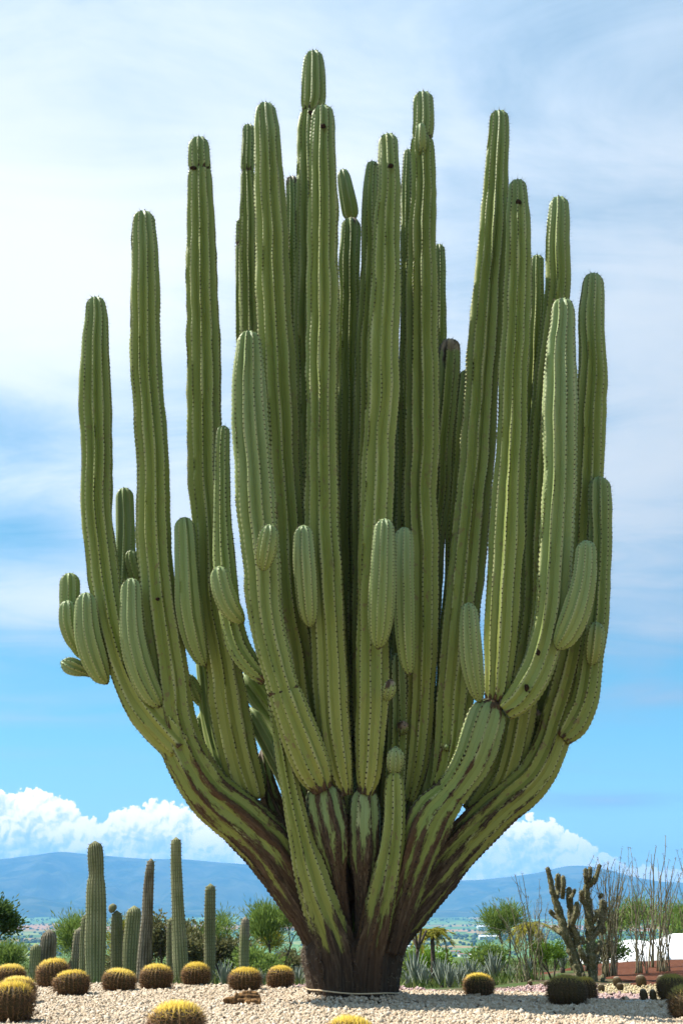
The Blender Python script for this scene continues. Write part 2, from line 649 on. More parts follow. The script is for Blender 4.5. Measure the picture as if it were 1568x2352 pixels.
def mat_terrain():
    m, nt, b = material('terrain_ground')
    geo = nt.node('ShaderNodeNewGeometry')
    p = geo.outputs['Position']
    s = nt.sep(p)
    warp = nt.vmath('ADD', p, nt.vmath('SCALE', nt.vmath('SUBTRACT', nt.noise(p, 0.004, 3, 0.5, 0, 'Color'), (0.5, 0.5, 0.5)), scale=120.0))
    vo = nt.node('ShaderNodeTexVoronoi', feature='F1')
    nt.put(vo.inputs['Vector'], nt.vmath('MULTIPLY', warp, (0.0045, 0.0022, 0.0)))
    vo.inputs['Scale'].default_value = 1.0
    cell = nt.sep(vo.outputs['Color'])
    field = nt.ramp(cell[0], [(0.0, (0.075, 0.115, 0.032)), (0.3, (0.115, 0.145, 0.045)), (0.5, (0.055, 0.085, 0.028)),
                              (0.68, (0.17, 0.155, 0.065)), (0.84, (0.10, 0.14, 0.04)), (0.93, (0.21, 0.12, 0.065))], 'CONSTANT')
    n = nt.noise(p, 0.02, 6, 0.65)
    field = nt.mix(nt.sstep(n, 0.48, 0.66, 0.0, 0.75), field, (0.042, 0.065, 0.022))
    # the band of ploughed red earth near the foot of the hills
    red = nt.math('MULTIPLY', nt.sstep(s[1], 3900, 4200), nt.sstep(s[1], 5600, 5000))
    red = nt.math('MULTIPLY', red, nt.sstep(nt.noise(nt.vmath('MULTIPLY', p, (0.0012, 0.0008, 0.0)), 1.0, 3), 0.40, 0.48))
    field = nt.mix(red, field, (0.27, 0.115, 0.06))
    field = nt.mix(1.0, field, (1.5, 1.75, 1.2), 'MULTIPLY')
    # close by: garden soil with scrub grass
    ng = nt.noise(p, 1.3, 6, 0.65)
    soil = nt.mix(nt.sstep(nt.noise(p, 9.0, 5, 0.7), 0.35, 0.65), (0.085, 0.058, 0.036), (0.16, 0.115, 0.07))
    near = nt.mix(nt.sstep(ng, 0.42, 0.58), soil, (0.062, 0.098, 0.026))
    near = nt.mix(nt.sstep(s[1], 30, 60), near, (0.075, 0.12, 0.03))
    c = nt.mix(nt.sstep(s[1], 60, 420), near, field)
    nt.put(b.inputs['Base Color'], c)
    b.inputs['Roughness'].default_value = 0.95
    b.inputs['Specular IOR Level'].default_value = 0.1
    return m


def mat_mountain():
    m, nt, b = material('mountain_scrub')
    geo = nt.node('ShaderNodeNewGeometry')
    p = geo.outputs['Position']
    n = nt.noise(p, 0.004, 8, 0.65)
    n2 = nt.noise(p, 0.0011, 5, 0.6)
    c = nt.mix(nt.sstep(n, 0.4, 0.65), (0.022, 0.036, 0.018), (0.105, 0.105, 0.058))
    c = nt.mix(nt.sstep(n2, 0.5, 0.7, 0.0, 0.6), c, (0.095, 0.085, 0.05))
    nt.put(b.inputs['Base Color'], c)
    b.inputs['Roughness'].default_value = 1.0
    b.inputs['Specular IOR Level'].default_value = 0.0
    bump(nt, b, n, 0.8, 40.0)
    return m


def mat_gravel(name, cols, scale=26.0):
    m, nt, b = material(name)
    geo = nt.node('ShaderNodeNewGeometry')
    p = geo.outputs['Position']
    vo = nt.node('ShaderNodeTexVoronoi', feature='F1')
    nt.put(vo.inputs['Vector'], nt.vmath('MULTIPLY', p, (1, 1, 0)))
    vo.inputs['Scale'].default_value = scale
    cell = nt.sep(vo.outputs['Color'])
    c = nt.ramp(cell[0], cols, 'LINEAR')
    c = nt.mix(nt.sstep(vo.outputs['Distance'], 0.45, 0.75), c, nt.mix(0.6, c, (0.16, 0.12, 0.085)))
    nt.put(b.inputs['Base Color'], c)
    b.inputs['Roughness'].default_value = 0.95
    b.inputs['Specular IOR Level'].default_value = 0.1
    bump(nt, b, nt.math('SUBTRACT', 1.0, vo.outputs['Distance']), 0.9, 0.02)
    return m


CREAM = [(0.0, (0.16, 0.11, 0.07)), (0.10, (0.31, 0.225, 0.145)), (0.40, (0.45, 0.35, 0.235)), (0.75, (0.54, 0.435, 0.315)), (1.0, (0.62, 0.54, 0.43))]
PINK = [(0.0, (0.24, 0.14, 0.12)), (0.3, (0.42, 0.28, 0.25)), (0.7, (0.50, 0.35, 0.32)), (1.0, (0.56, 0.44, 0.41))]
YELL = [(0.0, (0.32, 0.24, 0.12)), (0.3, (0.46, 0.37, 0.20)), (0.7, (0.52, 0.43, 0.26)), (1.0, (0.58, 0.50, 0.34))]

M = {
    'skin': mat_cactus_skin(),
    'areole': mat_attr_ramp('cactus_spines', 'tone', [(0.0, (0.020, 0.013, 0.010)), (0.4, (0.060, 0.042, 0.030)), (0.7, (0.20, 0.16, 0.11)), (1.0, (0.40, 0.36, 0.27))], 0.7, 0.1),
    'terrain': mat_terrain(),
    'mountain': mat_mountain(),
    'gravel': mat_gravel('cream_gravel', CREAM),
    'gravel_pink': mat_gravel('pink_gravel', PINK),
    'gravel_yellow': mat_gravel('yellow_gravel', YELL),
    'stone': mat_attr_ramp('cream_stone', 'tone', CREAM, 0.85, 0.2),
    'stone_pink': mat_attr_ramp('pink_stone', 'tone', PINK, 0.85, 0.2),
    'stone_yellow': mat_attr_ramp('yellow_stone', 'tone', YELL, 0.85, 0.2),
    'redsoil': simple('red_soil', (0.085, 0.034, 0.020), (0.15, 0.060, 0.034), 14.0, 0.95, 0.05, bmp=0.6),
    'hole': simple('painted_hole_shade', (0.012, 0.009, 0.006), (0.045, 0.028, 0.016), 60.0, 0.95, 0.05),  # near-black colour paints the shade inside the pecked holes
    'wire': simple('pale_wire', (0.50, 0.36, 0.20), (0.62, 0.48, 0.30), 30.0, 0.5, 0.4),
    'barrel_body': simple('barrel_skin', (0.060, 0.042, 0.018), (0.10, 0.070, 0.028), 12.0, 0.7, 0.15),
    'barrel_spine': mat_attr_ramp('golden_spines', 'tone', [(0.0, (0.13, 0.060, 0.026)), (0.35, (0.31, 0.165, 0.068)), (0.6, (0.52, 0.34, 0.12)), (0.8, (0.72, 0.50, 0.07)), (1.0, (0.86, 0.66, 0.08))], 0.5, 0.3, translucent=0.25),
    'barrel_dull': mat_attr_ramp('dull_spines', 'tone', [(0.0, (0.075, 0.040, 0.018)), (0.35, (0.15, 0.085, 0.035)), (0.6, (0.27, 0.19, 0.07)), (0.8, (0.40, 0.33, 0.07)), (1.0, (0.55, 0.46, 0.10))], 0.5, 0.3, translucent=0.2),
    'wool': simple('golden_wool', (0.60, 0.42, 0.06), (0.75, 0.58, 0.12), 40.0, 0.9, 0.05),
    'wool_grey': simple('grey_wool', (0.26, 0.22, 0.16), (0.40, 0.35, 0.27), 40.0, 0.9, 0.05),
    'dead_wood': simple('dried_cactus_wood', (0.055, 0.030, 0.014), (0.30, 0.165, 0.065), 16.0, 0.9, 0.1, bmp=0.7),
    'bark': simple('tree_bark', (0.055, 0.042, 0.032), (0.13, 0.10, 0.075), 20.0, 0.9, 0.1, bmp=0.6),
    'stick': mat_attr_ramp('dry_wands', 'tone', [(0.0, (0.075, 0.068, 0.035)), (0.5, (0.16, 0.145, 0.075)), (1.0, (0.30, 0.27, 0.18))], 0.85, 0.1),
    'agave': simple('agave_leaf', (0.17, 0.21, 0.17), (0.27, 0.30, 0.235), 6.0, 0.6, 0.25),
    'white': simple('white_membrane', (0.78, 0.80, 0.80), (0.84, 0.85, 0.84), 2.0, 0.6, 0.3),
    'edging': simple('steel_edging', (0.30, 0.34, 0.32), (0.40, 0.44, 0.41), 12.0, 0.5, 0.4),
    'plaster': simple('house_plaster', (0.55, 0.50, 0.44), (0.68, 0.64, 0.58), 0.3, 0.9, 0.1),
    'roof_white': simple('house_sheet_roof', (0.66, 0.67, 0.66), (0.78, 0.78, 0.76), 0.5, 0.6, 0.3),
    'roof_red': simple('house_tile_roof', (0.24, 0.10, 0.06), (0.34, 0.15, 0.09), 0.6, 0.9, 0.1),
    'glass_dark': simple('house_window', (0.03, 0.035, 0.04), (0.05, 0.055, 0.06), 1.0, 0.2, 0.5),
}


def leafmat(name, dark, mid, lite, tr=0.3):
    return mat_attr_ramp(name, 'tone', [(0.0, dark), (0.5, mid), (1.0, lite)], 0.6, 0.2, translucent=tr)


M['leaf_paloverde'] = leafmat('paloverde_leaf', (0.10, 0.16, 0.03), (0.17, 0.25, 0.05), (0.25, 0.33, 0.08), 0.45)
M['leaf_dark'] = leafmat('mesquite_leaf', (0.04, 0.075, 0.02), (0.08, 0.14, 0.03), (0.15, 0.22, 0.055), 0.4)
M['leaf_olive'] = leafmat('olive_leaf', (0.075, 0.08, 0.03), (0.15, 0.15, 0.055), (0.28, 0.26, 0.11), 0.35)
M['leaf_lime'] = leafmat('lime_leaf', (0.085, 0.16, 0.016), (0.15, 0.26, 0.025), (0.24, 0.36, 0.05))
M['leaf_yellow'] = leafmat('yellow_leaf', (0.15, 0.16, 0.018), (0.28, 0.27, 0.025), (0.42, 0.36, 0.04))
M['grass'] = leafmat('grass_blade', (0.05, 0.085, 0.018), (0.10, 0.15, 0.03), (0.18, 0.21, 0.06))
M['far_tree'] = leafmat('far_tree_leaf', (0.025, 0.042, 0.014), (0.045, 0.07, 0.02), (0.08, 0.11, 0.035), 0.0)

# ------------------------------------------------------------------ ground
Y0 = 14.25          # the giant cactus stands this far ahead


def terrain_z(x, y):
    x = np.asarray(x, float); y = np.asarray(y, float)
    e = 17.6 + 7.5 * smoothstep(1.6, 5.5, x) + 2.5 * smoothstep(-6, -16, x)
    d = np.maximum(0, y - e)
    z = -0.05 - 0.26 * (1 - np.exp(-d / 3.0)) - 0.024 * np.minimum(d, 60)
    z = z - 52 * smoothstep(30, 950, y)
    r = np.hypot(x, y)
    und = (fbm(x / 420.0, y / 420.0, seed=3) - 0.5) * 26 * smoothstep(250, 1500, r)
    z = z + und
    # land rises a little toward the foot of the hills
    z = z + 40 * smoothstep(4200, 8200, y)
    # behind and beside the photographer: level garden
    return z


def build_terrain():
    ys = np.concatenate([np.linspace(-14000, -200, 12), np.linspace(-120, 10, 14), np.linspace(12, 60, 60), np.geomspace(64, 14000, 120)])
    xs = np.concatenate([-np.geomspace(14000, 40, 60), np.linspace(-36, 36, 73), np.geomspace(40, 14000, 60)])
    X, Y = np.meshgrid(xs, ys)
    Z = terrain_z(X, np.where(Y < 0, 0, Y))
    V = np.stack([X, Y, Z], -1).reshape(-1, 3)
    nx, ny = len(xs), len(ys)
    i = np.arange(ny - 1)[:, None] * nx
    j = np.arange(nx - 1)[None]
    Q = np.stack([i + j, i + j + 1, i + j + nx + 1, i + j + nx], -1).reshape(-1, 4)
    o = link('terrain', mesh_np('terrain', V, [Q]), M['terrain'])
    tag(o, kind='structure')


build_terrain()


def poly_px(pts, z):
    return [on_ground(x, y, z)[:2] for x, y in pts]


def sheet(name, poly, z, mat, sub=None):
    n = len(poly)
    top = [(p[0], p[1], z) for p in poly]
    bot = [(p[0], p[1], z - 0.30) for p in poly]
    me = bpy.data.meshes.new(name)
    me.from_pydata(top + bot, [], [tuple(range(n))] + [(i, i + n, (i + 1) % n + n, (i + 1) % n) for i in range(n)])
    me.update()
    o = link(name, me, mat)
    return tag(o, kind='structure')


def inside(poly, x, y):
    c = np.zeros(len(x), bool)
    P = np.asarray(poly)
    j = len(P) - 1
    for i in range(len(P)):
        xi, yi, xj, yj = P[i][0], P[i][1], P[j][0], P[j][1]
        if yi != yj:
            c ^= ((yi > y) != (yj > y)) & (x < (xj - xi) * (y - yi) / (yj - yi) + xi)
        j = i
    return c


SHEET_Z = -0.006
cream_edge = [(-700, 2266), (-100, 2264), (300, 2264), (560, 2268), (700, 2272), (905, 2280), (1061, 2283), (1140, 2283), (1254, 2286), (1372, 2302), (1515, 2303.5), (1700, 2300), (2300, 2296)]
cream = [(-34, -40), (-34, 6), (-24, 15)] + poly_px(cream_edge, SHEET_Z) + [(24, 14), (34, 6), (34, -40)]
pink_a = poly_px([(560, 2268), (700, 2264), (905, 2268), (990, 2276), (1061, 2283), (905, 2280), (700, 2272)], SHEET_Z)
pink_b = poly_px([(1100, 2283.4), (1120, 2275), (1180, 2270), (1262, 2265), (1372, 2264), (1374, 2302), (1254, 2286), (1140, 2283)], SHEET_Z)
pink_c = poly_px([(1374, 2302), (1372, 2284), (1440, 2284), (1482, 2287), (1515, 2303)], SHEET_Z)
yellow = poly_px([(1372, 2284), (1372, 2264), (1470, 2265), (1700, 2267), (1700, 2300), (1515, 2303), (1482, 2287), (1440, 2284)], SHEET_Z)
sheet('gravel_bed', cream, SHEET_Z, M['gravel'])
for nm, pl, mt, dz in (('gravel_bed_pink', pink_a, 'gravel_pink', 0.004), ('gravel_bed_pink', pink_b, 'gravel_pink', 0.004),
                       ('gravel_bed_pink', pink_c, 'gravel_pink', 0.008), ('gravel_bed_yellow', yellow, 'gravel_yellow', 0.004)):
    sheet(nm, pl, SHEET_Z + dz, M[mt])


def stones(name, poly, n, size, mat, label, ylim, xs=0.30, z=0.0, heap=None):
    y = RNG.uniform(ylim[0], ylim[1], n * 4)
    x = RNG.uniform(-1, 1, n * 4) * (xs * ylim[1] + 0.6)
    keep = (np.abs(x) < xs * y + 0.6) & inside(poly, x, y)
    x, y = x[keep][:n], y[keep][:n]
    n = len(x)
    base = np.array([[1, 0, 0], [0, 1, 0], [-1, 0, 0], [0, -1, 0], [0, 0, 1], [0, 0, -1]], float)
    s = size * np.exp(RNG.normal(0, 0.28, n))
    shape = np.stack([s * RNG.uniform(0.8, 1.25, n), s * RNG.uniform(0.7, 1.1, n), s * RNG.uniform(0.55, 0.9, n)], 1)
    V = base[None] * (1 + RNG.uniform(-0.28, 0.28, (n, 6, 3)))
    V = V * shape[:, None, :]
    q = RNG.normal(size=(n, 4)); q /= np.linalg.norm(q, axis=1)[:, None]
    w_, a, b_, c = q.T
    Rm = np.stack([1 - 2 * (b_ * b_ + c * c), 2 * (a * b_ - c * w_), 2 * (a * c + b_ * w_), 2 * (a * b_ + c * w_), 1 - 2 * (a * a + c * c), 2 * (b_ * c - a * w_),
                   2 * (a * c - b_ * w_), 2 * (b_ * c + a * w_), 1 - 2 * (a * a + b_ * b_)], 1).reshape(n, 3, 3)
    V = np.einsum('nij,nkj->nki', Rm, V)
    zz = z + s * 0.12 + np.abs(RNG.normal(0, 0.25, n)) * s
    if heap is not None:
        zz = zz + heap(x, y)
    V = V + np.stack([x, y, zz], 1)[:, None, :]
    F = np.array([[0, 1, 4], [1, 2, 4], [2, 3, 4], [3, 0, 4], [1, 0, 5], [2, 1, 5], [3, 2, 5], [0, 3, 5]])
    F = (np.arange(n)[:, None, None] * 6 + F[None]).reshape(-1, 3)
    tone = np.repeat(np.clip(RNG.beta(2.0, 1.5, n), 0, 1), 6)
    o = link(name, mesh_np(name, V.reshape(-1, 3), [F], {'tone': tone}), mat)
    return tag(o, label, 'gravel', kind='stuff')


stones('gravel_stones', cream, 92000, 0.0180, M['stone'], 'loose cream white gravel stones covering the main cactus bed', (10.2, 17.9),
       heap=lambda x, y: 0.06 * np.exp(-((np.hypot(x - 0.14, y - 14.25) - 0.55) / 0.16) ** 2) + 0.018 * (fbm(x * 1.3, y * 1.3, seed=61) - 0.35))
stones('gravel_stones', pink_a, 5000, 0.020, M['stone_pink'], 'pink gravel stones in the narrow strip behind the big trunk', (12, 20))
stones('gravel_stones', pink_b, 6000, 0.020, M['stone_pink'], 'pink gravel stones beyond the pair of barrel cacti', (12, 20))
stones('gravel_stones', pink_c, 2500, 0.020, M['stone_pink'], 'pink gravel stones beside the yellow gravel patch', (12, 20))
stones('gravel_stones', yellow, 6000, 0.019, M['stone_yellow'], 'yellowish gravel stones in front of the red soil mound', (12, 22), 0.40)

# dry litter: spines, bark crumbs and dead leaves lying on the gravel
def litter():
    rng = np.random.default_rng(21)
    n = 150
    y = rng.uniform(10.6, 16.5, n); x = rng.uniform(-0.27, 0.29, n) * y
    near = rng.random(n) < 0.45
    a_ = rng.uniform(0, 2 * pi, n); r_ = rng.uniform(0.6, 1.9, n)
    x = np.where(near, 0.14 + r_ * np.cos(a_), x); y = np.where(near, 14.25 + r_ * np.sin(a_), y)
    d = np.stack([rng.normal(0, 1, n), rng.normal(0, 1, n), rng.normal(0.15, 0.15, n)], 1)
    V, F = spikes(np.stack([x, y, np.full(n, 0.022)], 1), d, rng.uniform(0.03, 0.09, n), rng.uniform(0.008, 0.018, n))
    mb = MB(); mb.add(V, F, tone=np.repeat(rng.uniform(0, 0.55, n), 4))
    tag(link('dry_litter', mb.mesh('dry_litter', False), M['areole']), 'dark crumbs of bark and dead leaves strewn on the gravel', 'litter', kind='stuff')


litter()

# thin steel edging between the cream and pink gravel
e0, e1 = on_ground(1420, 2304.5), on_ground(1512, 2306)
V, F = tube([[e0[0], e0[1], 0.0], [e0[0] * .5 + e1[0] * .5, (e0[1] + e1[1]) / 2, 0.012], [e1[0], e1[1], 0.0]], [0.022, 0.024, 0.022], 6)
mb = MB(); mb.add(V, F)
tag(link('edging_strip', mb.mesh('edging_strip'), M['edging']), 'thin pale metal edging strip between the pink and cream gravel', 'edging')


# red soil mound
def build_mound():
    xs = np.linspace(3.6, 16, 120); ys = np.linspace(16.6, 29, 90)
    X, Y = np.meshgrid(xs, ys)
    dx = smoothstep(3.7, 6.6, X - 0.10 * (Y - 20)); dy = smoothstep(17.4, 22.0, Y) * smoothstep(28.8, 25.0, Y)
    H = 0.09 * dx * dy * smoothstep(16, 13, X)
    H = H + (fbm(X * 2.2, Y * 2.2, seed=5) - 0.5) * 0.05 * dx * dy
    Z = terrain_z(X, Y) + 0.012 + H
    Z = np.where((X < 4.15 + 0.5 * fbm(X * 1.5, Y * 1.5, seed=15)) | (X > 15.5) | (Y > 28.5), terrain_z(X, Y) - 0.06, Z)
    V = np.stack([X, Y, Z], -1).reshape(-1, 3)
    nx = len(xs)
    i = np.arange(len(ys) - 1)[:, None] * nx; j = np.arange(nx - 1)[None]
    Q = np.stack([i + j, i + j + 1, i + j + nx + 1, i + j + nx], -1).reshape(-1, 4)
    tag(link('soil_mound', mesh_np('soil_mound', V, [Q]), M['redsoil']), kind='structure')


build_mound()


def gz(x, y):
    """ground height including the mound"""
    z = float(terrain_z(x, y))
    if x > 3.6 and 17.5 < y < 29:
        dx = smoothstep(3.7, 6.6, x - 0.10 * (y - 20)); dy = smoothstep(17.4, 22.0, y) * smoothstep(28.8, 25.0, y)
        z = max(z, z + 0.012 + 0.09 * float(dx * dy))
    return z


# ------------------------------------------------------------------ mountains
def ridge(name, Yd, prof, depth, foot, seed, rough=60):
    """prof: list of (pixel x, pixel y) of the crest"""
    az, el = zip(*[px_azel(x, y) for x, y in prof])
    na = 260
    A = np.linspace(az[0], az[-1], na)
    E = np.interp(A, az, el)
    k = np.array([1, 2, 3, 2, 1.]); k /= k.sum()
    E = np.convolve(np.pad(E, 2, 'edge'), k, 'valid')
    nr = 46
    t = np.linspace(0, 1, nr)
    D = Yd + (t - 0.62) * depth
    AA, DD = np.meshgrid(np.radians(A), D)
    X = np.tan(AA) * DD; Yy = DD
    crest_h = HCAM + np.tan(np.radians(E)) * np.hypot(np.tan(np.radians(A)) * Yd, Yd)
    shape = np.where(t < 0.62, smoothstep(0, 0.62, t) ** 0.8, 1 - 0.8 * smoothstep(0.62, 1.0, t))
    H = foot + (crest_h[None] - foot) * shape[:, None]
    sp = 4 * shape * (1 - shape)
    gul = np.abs(fbm(X / 700.0, Yy / 1400.0, seed=seed, oct=5) - 0.5) * 2
    H = H - gul * sp[:, None] * 0.75 * (crest_h[None] - foot)
    H = H + (fbm(X / 260.0, Yy / 260.0, seed=seed + 9, oct=4) - 0.5) * rough * (0.15 + sp[:, None])
    V = np.stack([X, Yy, H], -1).reshape(-1, 3)
    i = np.arange(nr - 1)[:, None] * na; j = np.arange(na - 1)[None]
    Q = np.stack([i + j, i + j + 1, i + j + na + 1, i + j + na], -1).reshape(-1, 4)
    tag(link(name, mesh_np(name, V, [Q]), M['mountain']), kind='structure')


ridge('mountain', 10500, [(-900, 2010), (-400, 1985), (0, 1976), (60, 1968), (140, 1957), (185, 1962), (240, 1966), (330, 1975), (420, 1975), (520, 1984),
                          (600, 1988), (660, 2000), (760, 2008), (860, 2014), (960, 2018), (1010, 2024), (1090, 2024), (1180, 2014), (1230, 2008), (1262, 2001),
                          (1300, 1990), (1345, 1990), (1400, 2000), (1450, 2015), (1520, 2028), (1600, 2030), (2000, 2010), (2500, 2000)], 5200, -60, 21)
ridge('hill', 7900, [(-900, 2066), (-200, 2070), (0, 2062), (60, 2056), (110, 2066), (170, 2080), (260, 2088), (420, 2092), (540, 2086), (580, 2078), (640, 2088),
                     (760, 2094), (1000, 2092), (1300, 2090), (1568, 2082), (2000, 2075), (2500, 2072)], 2400, -50, 41, 40)

# ------------------------------------------------------------------ ribbed cactus bodies
def ribbed(P, R, ribs, depth, rng, ds=0.0325, areole=0.065, round_top=True, round_base=False, yy=None, wob=1.0, crown=1.05, twist=0.0, per=6):
    """P: control points from tip to base; R radius. Returns dict with mesh arrays."""
    C = np.column_stack([P, R, yy if yy is not None else np.zeros(len(P))])
    C = catmull(C, 10)
    C, s = resample(C, ds)
    n = len(C)
    Pc, Rc, Yc = C[:, :3], np.maximum(C[:, 3], 0.004), C[:, 4]
    L = s[-1]
    # gentle swelling from year to year, and a slight wander
    Rc = Rc * (1 + wave(s, 0.60, 0.026, rng) * wob + wave(s, 0.22, 0.014, rng) * wob)
    off = np.stack([wave(s, 0.8, 0.010, rng), wave(s, 0.8, 0.010, rng), np.zeros(n)], 1) * wob * np.minimum(1, s / 0.5)[:, None]
    Pc = Pc + off
    dome = np.ones(n)
    if round_top:
        Lt = np.interp(0.15, s, Rc) * crown
        k = s < Lt
        dome[k] = np.sqrt(np.clip(1 - (1 - s[k] / Lt) ** 2.2, 0.0, 1))
        dome[0] = 0.10
    if round_base:
        Lb = np.interp(L * 0.75, s, Rc) * 0.9
        k = (L - s) < Lb
        dome[k] = np.minimum(dome[k], np.sqrt(np.clip(1 - (1 - (L - s[k]) / Lb) ** 2.2, 0.0, 1)))
        dome[-1] = 0.12
    Rr = Rc * dome
    T = np.gradient(Pc, axis=0); T /= np.linalg.norm(T, axis=1)[:, None]
    N = np.zeros_like(Pc)
    a0 = np.array([1.0, 0.1, 0]); N[0] = a0 - T[0] * np.dot(a0, T[0]); N[0] /= np.linalg.norm(N[0])
    for i in range(1, n):
        v = N[i - 1] - T[i] * np.dot(N[i - 1], T[i]); N[i] = v / np.linalg.norm(v)
    B = np.cross(T, N)
    Mv = ribs * per
    ph0 = rng.uniform(0, 2 * pi)
    ridx = np.arange(Mv) // per
    if per == 8:
        tl = np.array([0, 0.05, 0.25, 0.44, 0.5, 0.56, 0.75, 0.95])[np.arange(Mv) % per]
    else:
        tl = (np.arange(Mv) % per) / per
    t = np.minimum(tl, 1 - tl) * 2                       # 0 keel .. 1 crease
    prof = np.interp(t, [0, 0.10, 0.5, 0.88, 1], [0, 0.06, 0.48, 0.92, 0.99])
    th0 = (ridx + tl) / ribs * 2 * pi + ph0
    # each rib wavers and swells on its own
    rw = np.stack([wave(s, 0.45, 0.045, rng) + wave(s, 0.16, 0.014, rng) for _ in range(ribs)], 1) * wob      # sideways
    rs = np.stack([wave(s, 0.42, 0.026, rng) + wave(s, 0.15, 0.010, rng) for _ in range(ribs)], 1) * wob      # outward
    soft = (1 - t)
    cren = (0.034 if per == 8 else 0.015) * np.cos(s[:, None] / areole * 2 * pi + ridx[None] * pi)
    th = th0[None] + rw[:, ridx] * soft[None] * (8.0 / ribs) + twist * s[:, None]
    dd = np.asarray(depth)
    dpt = np.interp(s / L, np.linspace(0, 1, len(dd)), dd)[:, None] if dd.ndim else dd
    dpt = dpt * np.clip(dome, 0.35, 1)[:, None]
    rad_ = Rr[:, None] * (1 - dpt * prof[None] + (rs[:, ridx] + cren) * soft[None])
    V = Pc[:, None, :] + rad_[..., None] * (np.cos(th)[..., None] * N[:, None, :] + np.sin(th)[..., None] * B[:, None, :])
    Vn = V.reshape(-1, 3)
    i = np.arange(n - 1)[:, None] * Mv; j = np.arange(Mv)[None]; j2 = (j + 1) % Mv
    Q = np.stack([i + j, i + j2, i + Mv + j2, i + Mv + j], -1).reshape(-1, 4)
    c0, c1 = len(Vn), len(Vn) + 1
    Vn = np.vstack([Vn, Pc[0] - T[0] * Rr[0] * 0.15, Pc[-1]])
    k = np.arange(Mv); k2 = (k + 1) % Mv
    t0 = np.stack([np.full(Mv, c0), k2, k], -1)
    b = (n - 1) * Mv
    t1 = np.stack([np.full(Mv, c1), b + k, b + k2], -1)
    rib_a = np.concatenate([np.tile(t, n), [0.5, 0.5]])
    sa = np.concatenate([np.repeat(s, Mv), [0, L]])
    seed = rng.uniform(0, 50)
    cyl = np.stack([(Rc[:, None] * np.cos(th)), (Rc[:, None] * np.sin(th)), np.repeat(s[:, None] * 0.22, Mv, 1)], -1).reshape(-1, 3) + seed
    cyl = np.vstack([cyl, cyl[0], cyl[-1]])
    Yv = np.concatenate([np.repeat(Yc, Mv), [Yc[0], Yc[-1]]])
    return dict(V=Vn, F=[Q, np.vstack([t0, t1])], rib=rib_a, s=sa, cyl=cyl, y=Yv, ring=V, n=n, per=per, ribs=ribs, sc=s, T=T, Pc=Pc, Rr=Rr, L=L,
                areole=areole, ds=ds, Yc=Yc)


def areole_spines(b, rng, length=0.034, nsp=4, bump_r=0.0085, cull=True, tipboost=1.6, wscale=1.0, tone_lo=0.0, tone_hi=0.55):
    """dark felted cushions with short spines along every keel"""
    per_step = max(1, int(round(b['areole'] / b['ds'])))
    mb = MB()
    pos, nor, tan, frac = [], [], [], []
    for r in range(b['ribs']):
        idx = np.arange(1 + (r % 2) * (per_step // 2), b['n'] - 1, per_step)
        p = b['ring'][idx, r * b['per']]
        nn = p - b['Pc'][idx]; nn = nn / (np.linalg.norm(nn, axis=1)[:, None] + 1e-9)
        pos.append(p); nor.append(nn); tan.append(b['T'][idx]); frac.append(b['sc'][idx])
    pos, nor, tan, frac = map(np.concatenate, (pos, nor, tan, frac))
    tipw = np.exp(-frac / 0.25)
    nor2 = nor - tan * (tipw * 0.9)[:, None]
    nor2 /= np.linalg.norm(nor2, axis=1)[:, None]
    if cull:
        view = np.array([0, 0, 3.0]) - pos
        view /= np.linalg.norm(view, axis=1)[:, None]
        keep = (nor * view).sum(1) > -0.30
        pos, nor, nor2, tan, frac, tipw = pos[keep], nor[keep], nor2[keep], tan[keep], frac[keep], tipw[keep]
    n = len(pos)
    # cushions
    side = np.cross(tan, nor)
    br = bump_r * rng.uniform(0.75, 1.35, n)[:, None]
    oc = np.stack([pos + nor * br * 0.9, pos + side * br, pos + tan * br * 1.25, pos - side * br, pos - tan * br * 1.25], 1).reshape(-1, 3)
    k = np.arange(n)[:, None] * 5
    of = np.concatenate([k + np.array(x) for x in ([0, 1, 2], [0, 2, 3], [0, 3, 4], [0, 4, 1])], 0)
    mb.add(oc, [of], tone=np.repeat(rng.uniform(0.0, 0.35, n), 5))
    # spines
    rep = np.repeat(np.arange(n), nsp)
    d = nor2[rep] + rng.normal(0, 0.42, (len(rep), 3)) * (1 - 0.4 * tipw[rep])[:, None]
    Ls = length * rng.uniform(0.45, 1.25, len(rep)) * (1 + tipboost * tipw[rep])
    V, F = spikes(pos[rep], d, Ls, 0.0016 * wscale)
    tn = np.repeat(np.clip(rng.uniform(tone_lo, tone_hi, len(rep)) + 0.35 * tipw[rep], 0, 1), 4)
    mb.add(V, F, tone=tn)
    return mb


BARKY = ([1300, 1550, 1720, 1850, 1960, 2080, 2180, 2320], [0.0, 0.13, 0.28, 0.47, 0.64, 0.86, 1.08, 1.4])


def dpx(pts, dy0, dy1, ease=True):
    """pixel path (tip first) -> points and radii"""
    y = np.array([p[1] for p in pts], float)
    ln = np.concatenate([[0], np.cumsum(np.hypot(np.diff([p[0] for p in pts]), np.diff(y)))])
    t = ln / ln[-1]
    if ease:
        t = t * t
    P, R = [], []
    for (x, yy, hw), tt in zip(pts, t):
        Y = Y0 + dy0 + (dy1 - dy0) * tt
        P.append(at(x, yy, Y))
        R.append(hw * mpp(yy, Y))
    return np.array(P), np.array(R), y


